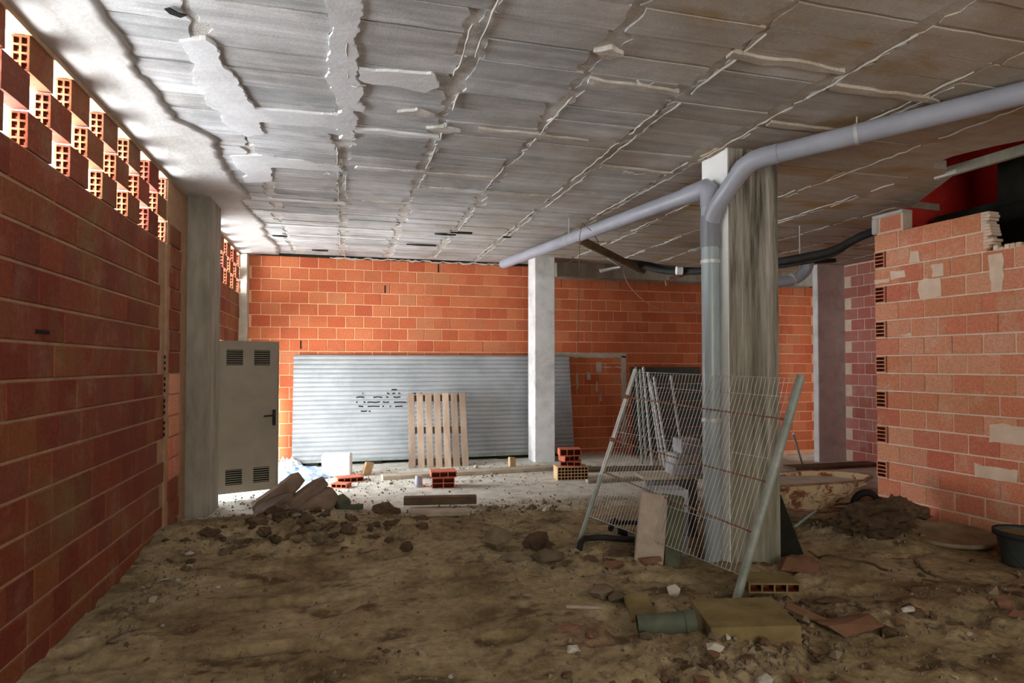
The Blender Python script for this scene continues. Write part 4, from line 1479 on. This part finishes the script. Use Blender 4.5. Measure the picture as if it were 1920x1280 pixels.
# crumpled blue and white sheeting
def crumple(name, cx, cy, rx, ry, h, mat, label, seed, cat='sheeting'):
    n = 22
    vs = []
    for j in range(n + 1):
        for i in range(n + 1):
            u, v = i / n * 2 - 1, j / n * 2 - 1
            q = max(0, 1 - (u * u + v * v))
            x_ = cx + u * rx; y_ = cy + v * ry
            z = gz(x_, y_) + 0.004 + h * (q ** 0.6) * (0.55 + 0.9 * abs(noise.noise(Vector((u * 3.2, v * 3.2, seed)))))
            vs.append((x_ + 0.03 * noise.noise(Vector((u * 4, v * 4, seed + 9))), y_, z if q > 0 else gz(x_, y_) + 0.002))
    fs_ = []
    for j in range(n):
        for i in range(n):
            u, v = (i + .5) / n * 2 - 1, (j + .5) / n * 2 - 1
            if u * u + v * v < 1.0 + 0.2 * noise.noise(Vector((u * 2, v * 2, seed))):
                fs_.append((j * (n + 1) + i, j * (n + 1) + i + 1, (j + 1) * (n + 1) + i + 1, (j + 1) * (n + 1) + i))
    m__ = MB(); m__.add(vs, fs_)
    me = m__.mesh(name, mat)
    bm = bmesh.new(); bm.from_mesh(me)
    bmesh.ops.delete(bm, geom=[v for v in bm.verts if not v.link_faces], context='VERTS')
    bm.to_mesh(me); bm.free()
    o_ = bpy.data.objects.new(name, me); COL.objects.link(o_)
    return tag(o_, label, cat)


p = on(560, 893, 2, 0.0)
crumple('plastic_sheet', p.x, p.y, 0.55, 0.45, 0.16, M_blue, 'crumpled blue and white plastic sheeting on the floor beside the open door', 3)
p = on(543, 872, 2, 0.0)
crumple('white_rag', p.x + .02, p.y - .3, 0.2, 0.18, 0.2, M_whiteplast, 'white crumpled rag in the corner left of the shutter', 5, 'rag')

# ================================================================== WHEELBARROW
wbw = empty('wheelbarrow', (4.72, 5.55, 0.0), 'cream wheelbarrow with rusty tray standing between the column and the partition', 'wheelbarrow')
wbw.rotation_euler = (0, 0, R(-12))
rim = [(-0.52, -0.28), (-0.45, -0.33), (0.2, -0.34), (0.45, -0.27), (0.62, -0.12), (0.66, 0.0), (0.62, 0.12), (0.45, 0.27), (0.2, 0.34), (-0.45, 0.33), (-0.52, 0.28)]
bot = [(-0.36, -0.16), (-0.3, -0.19), (0.02, -0.19), (0.12, -0.15), (0.2, -0.07), (0.21, 0.0), (0.2, 0.07), (0.12, 0.15), (0.02, 0.19), (-0.3, 0.19), (-0.36, 0.16)]
def ztop(x): return 0.47 - 0.03 * (x < -0.3) + 0.02 * max(0, x)
def ring(s_, pts, z): return [(x, y, z(x) if callable(z) else z) for x, y in pts]
m_ = MB()
n = len(rim)
o1 = ring(0, rim, ztop)
mid = [(0.5 * (a[0] + c[0]) + 0.0, 0.5 * (a[1] + c[1]) * 1.06, 0.31) for a, c in zip(rim, bot)]
o2 = ring(0, bot, 0.17)
i1 = [(x * 0.975, y * 0.97, z) for x, y, z in o1]
i2 = [(x * 0.97, y * 0.97, z + 0.006) for x, y, z in mid]
i3 = [(x * 0.95, y * 0.95, z + 0.008) for x, y, z in o2]
vs = o1 + mid + o2 + i1 + i2 + i3
fs = []
for k in range(n):
    k2 = (k + 1) % n
    fs += [(k, k + n, k2 + n, k2), (k + n, k + 2 * n, k2 + 2 * n, k2 + n), (k, k2, k2 + 3 * n, k + 3 * n), (k + 3 * n, k2 + 3 * n, k2 + 4 * n, k + 4 * n), (k + 4 * n, k2 + 4 * n, k2 + 5 * n, k + 5 * n)]
fs += [tuple(range(2 * n, 3 * n)), tuple(range(5 * n, 6 * n))]
m_.add(vs, fs)
m_.build('tray', M_barrow, wbw)
m_ = MB(); m_.tube(o1 + [o1[0]], 0.011, 6); m_.build('rim', M_rust, wbw)
m_ = MB(); m_.prism([(x * 0.9, y * 0.9) for x, y in rim], 0.405, 0.425); m_.build('dried_mortar', M_pale, wbw)
for sy in (-1, 1):
    m_ = MB(); m_.tube([(-1.05, 0.27 * sy, 0.44), (-0.9, 0.27 * sy, 0.40), (-0.45, 0.22 * sy, 0.2), (0.1, 0.16 * sy, 0.14), (0.62, 0.06 * sy, 0.17)], 0.016, 8)
    m_.build('handle', M_rust, wbw)
    m_ = MB(); m_.tube([(-0.42, 0.2 * sy, 0.19), (-0.36, 0.22 * sy, -0.02), (-0.3, 0.22 * sy, -0.02), (-0.02, 0.18 * sy, 0.16)], 0.013, 8)
    m_.build('leg', M_galv_dull, wbw)
    m_ = MB(); m_.tube([(0.15, 0.12 * sy, 0.17), (0.62, 0.07 * sy, 0.16)], 0.01, 6)
    m_.build('brace', M_rust, wbw)
m_ = MB()
Mw = Matrix.Translation((0.62, 0, 0.16)) @ Matrix.Rotation(PI / 2, 4, 'X')
m_.lathe([(0.11, -0.03), (0.15, -0.035), (0.175, 0), (0.15, 0.035), (0.11, 0.03), (0.11, -0.03)], 24, Mw)
m_.build('wheel', M_black, wbw)
m_ = MB(); m_.lathe([(0.0, -0.02), (0.11, -0.01), (0.11, 0.01), (0.0, 0.02)], 20, Mw); m_.build('hub', M_rust, wbw)

# ================================================================== BUCKET, BASIN LID, HOSES
bk = empty('mortar_bucket', (5.42, 3.90, gz(5.42, 3.90)), 'dark grey plastic mortar bucket at the foot of the partition on the right edge', 'bucket')
m_ = MB(); m_.lathe([(0.0, 0.0), (0.145, 0.0), (0.15, 0.02), (0.185, 0.24), (0.195, 0.245), (0.2, 0.275), (0.188, 0.275), (0.182, 0.25), (0.142, 0.02), (0.0, 0.02)], 28)
m_.build('body', M_pail, bk)
m_ = MB(); m_.lathe([(0.2, 0.235), (0.212, 0.24), (0.212, 0.282), (0.198, 0.284)], 28); m_.build('rim', M_black, bk)
m_ = MB(); m_.lathe([(0.0, 0.255), (0.1, 0.262), (0.183, 0.25)], 24); m_.build('mortar_fill', M_clay_dirty, bk)
m_ = MB(); m_.tube(catmull([(-0.2, 0.0, 0.25), (-0.25, -0.1, 0.12), (-0.22, -0.2, 0.03), (-0.08, -0.25, 0.01)]), 0.005, 6); m_.build('handle', M_black, bk)

lidc = (5.5, 4.62)
m_ = MB()
zc = gz(*lidc)
m_.lathe([(0.0, 0.022), (0.32, 0.03), (0.355, 0.045), (0.37, 0.04), (0.37, 0.01), (0.33, 0.0), (0.0, 0.0)], 40)
o = tag(m_.build('basin_lid', M_disc), 'large round shallow dusty lid lying between the bucket and the dirt heap', 'lid')
o.location = (lidc[0], lidc[1], zc + 0.02); o.rotation_euler = (R(2), R(-3), 0)


def ground_hose(pix, r, mat, name, label, n=7, lift=0.0, cat='hose'):
    P_ = catmull([on(x_, y_, 2, 0.0) for x_, y_ in pix], n)
    for p_ in P_: p_.z = gz(p_.x, p_.y) + r * 0.8 + lift
    m__ = MB(); m__.tube(P_, r, 8)
    return tag(m__.build(name, mat), label, cat)


ground_hose([(1718, 1050), (1740, 1075), (1800, 1092), (1870, 1100), (1908, 1092), (1905, 1080), (1860, 1066), (1800, 1055), (1750, 1047), (1718, 1050), (1722, 1060)], 0.009, M_wood_dk, 'wire_hoop', 'thin rusty wire hoop lying on the dirt in front of the bucket', cat='hoop')
ground_hose([(1515, 1030), (1570, 1043), (1630, 1055), (1665, 1068)], 0.010, M_mud, 'floor_cable', 'dark cable lying on the dirt right of the black board', cat='cable')
ground_hose([(1730, 1085), (1800, 1098), (1860, 1108), (1925, 1128)], 0.008, M_mud, 'floor_cable', 'dark cable running past the wire hoop to the right edge', cat='cable')
ground_hose([(1085, 1032), (1100, 1020), (1140, 1018), (1190, 1022)], 0.028, M_black, 'rubber_hose', 'black rubber hose piece lying behind the fence base, nearer one', lift=0.02)
ground_hose([(1145, 1000), (1150, 985), (1175, 978), (1205, 980)], 0.028, M_black, 'rubber_hose', 'black rubber hose piece lying behind the fence base, farther one', lift=0.02)
ground_hose([(1158, 1003), (1176, 1003)], 0.03, M_black, 'hose_stub', 'short black hose stub beside the farther rubber hose', lift=0.01)

# ================================================================== RUBBLE
def chunk_mesh(seed, mat, flat=0.7, npt=16, name='rubble', boxy=0.0):
    rs = random.Random(seed)
    bm = bmesh.new()
    for k in range(npt):
        v = Vector((rs.gauss(0, 1), rs.gauss(0, 1), rs.gauss(0, 1))).normalized()
        if boxy:
            m = max(abs(v.x), abs(v.y), abs(v.z))
            v = v.lerp(v / m, boxy)
        v *= rs.uniform(0.82, 1.1)
        bm.verts.new((v.x * 0.5, v.y * 0.5 * rs.uniform(.8, 1), v.z * 0.5 * flat + 0.5 * flat))
    r_ = bmesh.ops.convex_hull(bm, input=bm.verts)
    bmesh.ops.delete(bm, geom=[v for v in bm.verts if not v.link_faces], context='VERTS')
    bmesh.ops.recalc_face_normals(bm, faces=bm.faces)
    me = bpy.data.meshes.new(name)
    bm.to_mesh(me); bm.free()
    me.materials.append(mat)
    return me


def rough_mesh(seed, mat, name='clod', sub=2, flat=0.7, amp=0.35):
    bm = bmesh.new()
    bmesh.ops.create_icosphere(bm, subdivisions=sub, radius=0.5)
    for v in bm.verts:
        d = v.co.normalized()
        k_ = 1 + amp * noise.noise(d * 1.7 + Vector((seed, 0, 0))) + amp * 0.6 * noise.noise(d * 4.1 + Vector((0, seed, 0)))
        v.co = Vector((d.x, d.y, d.z * flat)) * 0.5 * k_
        v.co.z += 0.35 * flat
    me = bpy.data.meshes.new(name)
    bm.to_mesh(me); bm.free()
    me.materials.append(mat)
    return me


def put(me, name, x, y, s, label, cat, group=None, rz=None, sink=0.12, tilt=0.25):
    o_ = bpy.data.objects.new(name, me)
    COL.objects.link(o_)
    if not isinstance(s, (tuple, list)): s = (s * random.uniform(.85, 1.25), s * random.uniform(.8, 1.1), s * random.uniform(.75, 1.05))
    o_.scale = s
    o_.location = (x, y, gz(x, y) - sink * s[2])
    o_.rotation_euler = (random.uniform(-tilt, tilt), random.uniform(-tilt, tilt), random.uniform(0, 6.28) if rz is None else rz)
    return tag(o_, label, cat, group)


def heap_mesh(seed, mat, name='clod'):
    bm = bmesh.new()
    bmesh.ops.create_icosphere(bm, subdivisions=4, radius=0.5)
    for v in bm.verts:
        d = v.co.normalized()
        o_ = Vector((seed, 2 * seed, 0))
        k_ = 1 + 0.4 * noise.noise(d * 1.7 + o_) + 0.28 * noise.noise(d * 4.1 + o_) + 0.22 * abs(noise.noise(d * 8 + o_)) + 0.1 * noise.noise(d * 17 + o_)
        v.co = Vector((d.x, d.y, d.z * .75)) * 0.5 * k_
        v.co.z += 0.25
    me = bpy.data.meshes.new(name)
    bm.to_mesh(me); bm.free()
    me.materials.append(mat)
    return me


HP = [heap_mesh(3.3 + i * 2.7, M_mud) for i in range(3)]
CH = [chunk_mesh(i, M_stone, 0.7) for i in range(6)]
CHR = [chunk_mesh(20 + i, M_redstone, 0.6, 14, boxy=0.6) for i in range(4)]
CHP = [chunk_mesh(40 + i, M_pale, 0.7) for i in range(5)]
CHM = [rough_mesh(60 + i * 3.1, M_mud, amp=0.6) for i in range(6)]

# heap of slab pieces by the left column (long leaning pieces)
slabs = [((478, 958), (566, 893), 0.24, 0.17, 'rounded slab piece lying leftmost on top of the heap by the open door'),
         ((520, 966), (610, 900), 0.24, 0.14, 'dark slab piece second from the left in the heap by the open door'),
         ((556, 976), (626, 922), 0.26, 0.2, 'short thick slab piece at the right of the heap by the open door'),
         ((484, 972), (545, 930), 0.3, 0.16, 'broad slab piece at the foot of the heap by the open door'),
         ((534, 985), (600, 948), 0.26, 0.14, 'flat slab piece low in the front of the heap by the open door')]
for q, (a, c, w_, h_, lb) in enumerate(slabs):
    A = at(a[0], a[1], 6.95 - 0.08 * q); C2 = at(c[0], c[1], 7.15 - 0.06 * q)
    m_ = MB(); m_.cur = random.random()
    d = C2 - A
    M = frame(A, d)
    n = 7
    prof2 = [(-.5, -.35), (-.42, -.5), (.42, -.5), (.5, -.35), (.5, .3), (.38, .5), (-.38, .5), (-.5, .3)]
    vs = []
    for i in range(n + 1):
        t = i / n
        e = 1 - 0.35 * (abs(t - .5) * 2) ** 6
        for (u, v) in prof2:
            vs.append(M @ Vector((u * w_ * e * (1 + 0.10 * noise.noise(Vector((u * 3, t * 4, q)))), t * d.length, v * h_ * e * (1 + 0.18 * noise.noise(Vector((v * 3, t * 5, q + 9)))))))
    k8 = len(prof2)
    fs = [(i * k8 + j, i * k8 + (j + 1) % k8, (i + 1) * k8 + (j + 1) % k8, (i + 1) * k8 + j) for i in range(n) for j in range(k8)]
    fs += [tuple(range(k8)), tuple(range(n * k8, n * k8 + k8))]
    m_.add(vs, fs)
    tag(m_.build('broken_slab', M_sandst), lb, 'slab', 'broken slabs heaped by the open door')
p = on(643, 958, 2, 0.0)
block_obj('dark_brick', (p.x, p.y, gz(p.x, p.y)), 0.14, 0.2, 0.13, R(20), M_moss, 'dark square brick right of the slab heap', 'brick', tilt=(R(10), R(-14)))
p = on(662, 962, 2, 0.0)
block_obj('dark_batten', (p.x, p.y, gz(p.x, p.y)), 0.22, 0.07, 0.05, R(-3), M_moss, 'short dark batten right of the dark square brick', 'batten')

# named larger stones
big = [(CHM[0], 'rock', 725, 968, (0.32, 0.3, 0.2), 'brown rock at the right end of the dirt ridge by the slab heap', 'rock'),
       (CH[1], 'concrete_chunk', 935, 1030, (0.30, 0.3, 0.34), 'angular muddy concrete chunk left of the fence foot', 'rubble'),
       (CH[2], 'concrete_chunk', 965, 1052, (0.42, 0.25, 0.14), 'flat muddy chunk beside the angular one left of the fence foot', 'rubble'),
       (CHM[1], 'earth_clod', 1008, 1030, (0.26, 0.2, 0.26), 'upright dark earth clod between the two chunks left of the fence', 'clod'),
       (CH[3], 'concrete_chunk', 1022, 1058, (0.32, 0.22, 0.2), 'wedge shaped muddy chunk just left of the fence foot', 'rubble'),
       (HP[0], 'earth_clod', 1640, 1015, (0.62, 0.42, 0.40), 'large brown earth heap lump in front of the partition end', 'clod'),
       (HP[1], 'earth_clod', 1700, 985, (0.5, 0.3, 0.25), 'brown earth lump against the foot of the partition', 'clod'),
       (HP[2], 'earth_clod', 1672, 1005, (0.34, 0.3, 0.38), 'upright brown lump at the right of the large earth heap', 'clod'),
       (CH[0], 'concrete_chunk', 1130, 1122, (0.24, 0.17, 0.17), 'grey angular chunk left of the yellow slab piece', 'rubble'),
       (CH[4], 'concrete_chunk', 1160, 1135, (0.20, 0.17, 0.15), 'muddy chunk touching the yellow slab piece', 'rubble'),
       (CHP[0], 'pale_stone', 1262, 1120, (0.10, 0.09, 0.14), 'pointed whitish stone above the dirty green pipe', 'stone'),
       (CHP[1], 'pale_stone', 1073, 1232, (0.09, 0.08, 0.08), 'whitish stone alone in the foreground rubble', 'stone'),
       (CHP[2], 'pale_stone', 1425, 1092, (0.10, 0.07, 0.12), 'pale pointed stone at the foot of the large column', 'stone'),
       (CHR[0], 'brick_piece', 1222, 1060, (0.2, 0.12, 0.1), 'reddish brick piece in front of the leaning slab', 'brick'),
       (CHR[1], 'brick_piece', 1150, 1068, (0.18, 0.14, 0.12), 'dark reddish brick piece below the black hose', 'brick'),
       (CHM[4], 'mossy_clod', 1165, 1045, (0.22, 0.14, 0.1), 'dark green clod in front of the leaning slab', 'clod'),
       (CHM[0], 'mossy_clod', 1105, 1057, (0.16, 0.12, 0.09), 'dark green clod at the foot of the left fence post', 'clod'),
       (CHR[2], 'brick_piece', 1500, 1065, (0.34, 0.22, 0.2), 'muddy reddish lump right of the foot of the large column', 'brick'),
       (CHR[3], 'brick_piece', 1065, 1190, (0.17, 0.08, 0.08), 'broken mauve brick piece in the foreground rubble', 'brick'),
       (CH[5], 'rock', 225, 1200, (0.14, 0.1, 0.08), 'brown stone near the foot of the left wall in the foreground', 'rock'),
       (CHP[3], 'pale_stone', 275, 1110, (0.09, 0.05, 0.04), 'white flake lying at the foot of the left wall', 'stone'),
       (CHP[4], 'pale_stone', 305, 1102, (0.10, 0.04, 0.03), 'pale flake beside the white one at the left wall', 'stone'),
       (CHP[0], 'pale_stone', 1818, 1203, (0.05, 0.04, 0.03), 'small white stone on the dirt at the lower right', 'stone'),
       (CHP[2], 'pale_stone', 845, 1272, (0.04, 0.04, 0.03), 'tiny white stone at the bottom edge of the view', 'stone'),
       (CHR[0], 'brick_piece', 1600, 1195, (0.4, 0.22, 0.14), 'dark red broken brick half buried right of the yellow hollow brick', 'brick'),
       (CHM[2], 'earth_clod', 1560, 1120, (0.24, 0.12, 0.06), 'flat green-brown clod right of the fence post foot', 'clod'),
       ]
for me, nm, px_, py_, s, lb, ct in big:
    p = on(px_, py_, 2, 0.0)
    put(me, nm, p.x, p.y, s, lb, ct, rz=random.uniform(-.4, .4), tilt=0.12)

# large hollow clay brick in the foreground with open end
p = on(1395, 1200, 2, 0.0)
me = hollow_brick_mesh(0.52, 0.14, 0.44, M_clay_dirty, M_cell, 4, 1, 0.12, face=True)
hbk = bpy.data.objects.new('large_hollow_block', me); COL.objects.link(hbk)
hbk.location = (p.x + 0.12, p.y + .30, gz(p.x, p.y) - 0.055); hbk.rotation_euler = (0, R(2), R(180 - 16))
tag(hbk, 'large mud-yellow hollow block half buried at the foot of the fence post', 'brick')
p = on(1440, 1115, 2, 0.0)
holed_brick('hollow_tile', (p.x, p.y, gz(p.x, p.y) + 0.06), 0.36, 0.24, 0.07, R(-16), M_clay_dirty, 'broken hollow tile lying on the large mud-yellow block', nu=4, nv=1)
p = on(1200, 1150, 2, 0.0)
block_obj('clay_slab', (p.x, p.y, gz(p.x, p.y) + 0.01), 0.17, 0.26, 0.04, R(-14), M_clay_dirty, 'yellowish flat slab piece lying in the foreground rubble', 'slab', tilt=(R(16), R(-5)))
p = on(1525, 1180, 2, 0.0)
block_obj('orange_tile', (p.x, p.y, gz(p.x, p.y) + 0.0), 0.10, 0.34, 0.05, R(38), M_redstone, 'orange-brown tile leaning right of the large hollow block', 'tile', tilt=(R(12), R(22)))
p = on(1095, 1152, 2, 0.0)
block_obj('wood_splinter', (p.x, p.y, gz(p.x, p.y) + 0.02), 0.24, 0.035, 0.02, R(-20), M_wood2, 'thin pale wood splinter in the foreground rubble', 'wood')
# dirty pipe piece
a_ = on(1195, 1172, 2, 0.07); c_ = on(1302, 1165, 2, 0.10)
pp = empty('pipe_piece', a_, 'short dirty green pipe with open black end in the rubble', 'pipe')
m_ = MB(); m_.tube([a_, c_], 0.062, 18, caps=False); m_.tube([c_, a_.lerp(c_, 0.1)], 0.054, 18, caps=True)
world_child(m_, 'tube', M_pipe_green, pp)
m_ = MB(); dd = (c_ - a_).normalized(); m_.tube([c_ - dd * 0.05, c_ - dd * 0.03], 0.056, 18); world_child(m_, 'open_end', M_dark, pp)
m_ = MB(); m_.tube([c_ - dd * 0.06, c_ + dd * 0.005], [0.068, 0.068], 18, caps=False); world_child(m_, 'socket', M_pipe_green, pp)

# scattered countable lumps, per area
areas = [
    ('foreground rubble', 1.9, 2.75, 0.95, 0.7, 52, (CH, CH, CHM, CHR, CHP), (0.04, 0.12), 'in the central foreground rubble'),
    ('rubble before the column', 2.9, 3.5, 0.8, 0.6, 32, (CH, CHM, CHM, CHR), (0.04, 0.13), 'on the dirt before the large column'),
    ('lumps by the fence foot', 1.9, 5.0, 0.6, 0.5, 24, (CH, CHM, CHR), (0.04, 0.12), 'behind the fence foot'),
    ('clods of the dirt ridge', -0.3, 6.25, 1.0, 0.45, 74, (CHM, CHM, CH), (0.06, 0.17), 'in the dirt ridge before the slab heap'),
    ('clods by the left wall', -1.3, 5.2, 0.22, 0.9, 14, (CHM, CH, CHP), (0.04, 0.1), 'on the dirt along the left wall'),
    ('clods in the left foreground', -0.1, 3.4, 0.7, 0.55, 16, (CHM,), (0.02, 0.05), 'on the bare dirt in the left foreground'),
    ('rubble at the right foreground', 4.2, 3.3, 0.9, 0.5, 32, (CHM, CH, CHR), (0.03, 0.12), 'on the dark dirt in the right foreground'),
    ('crumbs on the pale floor', 1.4, 9.2, 1.6, 0.5, 34, (CHP, CHP, CHR), (0.04, 0.11), 'on the light floor near the planks'),
    ('lumps on the lit floor edge', 1.9, 6.9, 0.6, 0.35, 18, (CHP, CHM, CH), (0.04, 0.12), 'at the near edge of the pale floor'),
    ('lumps around the wheelbarrow', 4.6, 5.6, 0.8, 0.4, 14, (CHM, CH, CHP), (0.04, 0.11), 'on the ground around the wheelbarrow'),
    ('earth heap by the partition', 4.85, 4.95, 0.42, 0.3, 24, (CHM, CHM, CH), (0.05, 0.15), 'on the brown earth heap before the partition'),
    ('rubble around the hollow block', 2.15, 3.05, 0.45, 0.2, 22, (CHM, CH, CHR, CH), (0.04, 0.1), 'in the rubble close around the large hollow block'),
    ('rubble by the open door', -0.6, 8.0, 0.8, 0.5, 12, (CHP, CH), (0.04, 0.1), 'near the open door'),
]
for (grp, cx, cy, sx_, sy_, cnt, sets, rng, lb) in areas:
    for k in range(cnt):
        for _ in range(20):
            x_ = random.gauss(cx, sx_ * .6); y_ = random.gauss(cy, sy_ * .6)
            if x_ > XL + 0.08 and not (3.0 < x_ < 3.75 and 4.4 < y_ < 5.15) and x_ < 5.85: break
        s = rng[0] + (rng[1] - rng[0]) * random.random() ** 1.8
        st_ = random.choice(sets)
        kind = {id(CH): 'grey-brown angular stone', id(CHR): 'reddish brick fragment', id(CHP): 'whitish rubble bit', id(CHM): 'dark earth clod'}[id(st_)]
        sz = 'tiny' if s < rng[0] + (rng[1] - rng[0]) * .12 else ('small' if s < rng[0] + (rng[1] - rng[0]) * .45 else 'larger')
        put(random.choice(st_), 'rubble_lump', x_, y_, s, sz + ' ' + kind + ' ' + lb, 'rubble', sz + ' ' + kind + 's, ' + grp)

# gravel: uncountable crumbs, one object
gv = MB()
for k in range(9000):
    if k % 3 == 0:
        x_ = random.uniform(-1.5, 5.5); y_ = random.uniform(2.2, 10.2)
    else:
        a = areas[random.randrange(len(areas))]
        x_ = random.gauss(a[1], a[3] * .8); y_ = random.gauss(a[2], a[4] * .8)
    if x_ < XL + 0.03 or x_ > 5.85: continue
    if (3.1 < x_ < 3.7 and 4.55 < y_ < 5.05): continue
    s = 0.006 + 0.02 * random.random() ** 3
    z = gz(x_, y_)
    a0 = random.random() * 6.28
    gv.cur = random.random()
    P_ = [(x_ + s * math.cos(a0 + q * 2.09) * random.uniform(.7, 1.3), y_ + s * math.sin(a0 + q * 2.09) * random.uniform(.7, 1.3), z - s * 0.2) for q in range(3)]
    gv.add(P_ + [(x_ + random.uniform(-.3, .3) * s, y_, z + s * random.uniform(.6, 1.2))], [(0, 1, 3), (1, 2, 3), (2, 0, 3)])
M_gravel = plain('gravel', [(0.3, (0.13, 0.10, 0.065)), (0.7, (0.24, 0.195, 0.14))], 3, userand=0.4)
tag(gv.build('gravel', M_gravel), 'fine gravel and crumbs scattered over the dirt floor', 'gravel', kind='stuff')
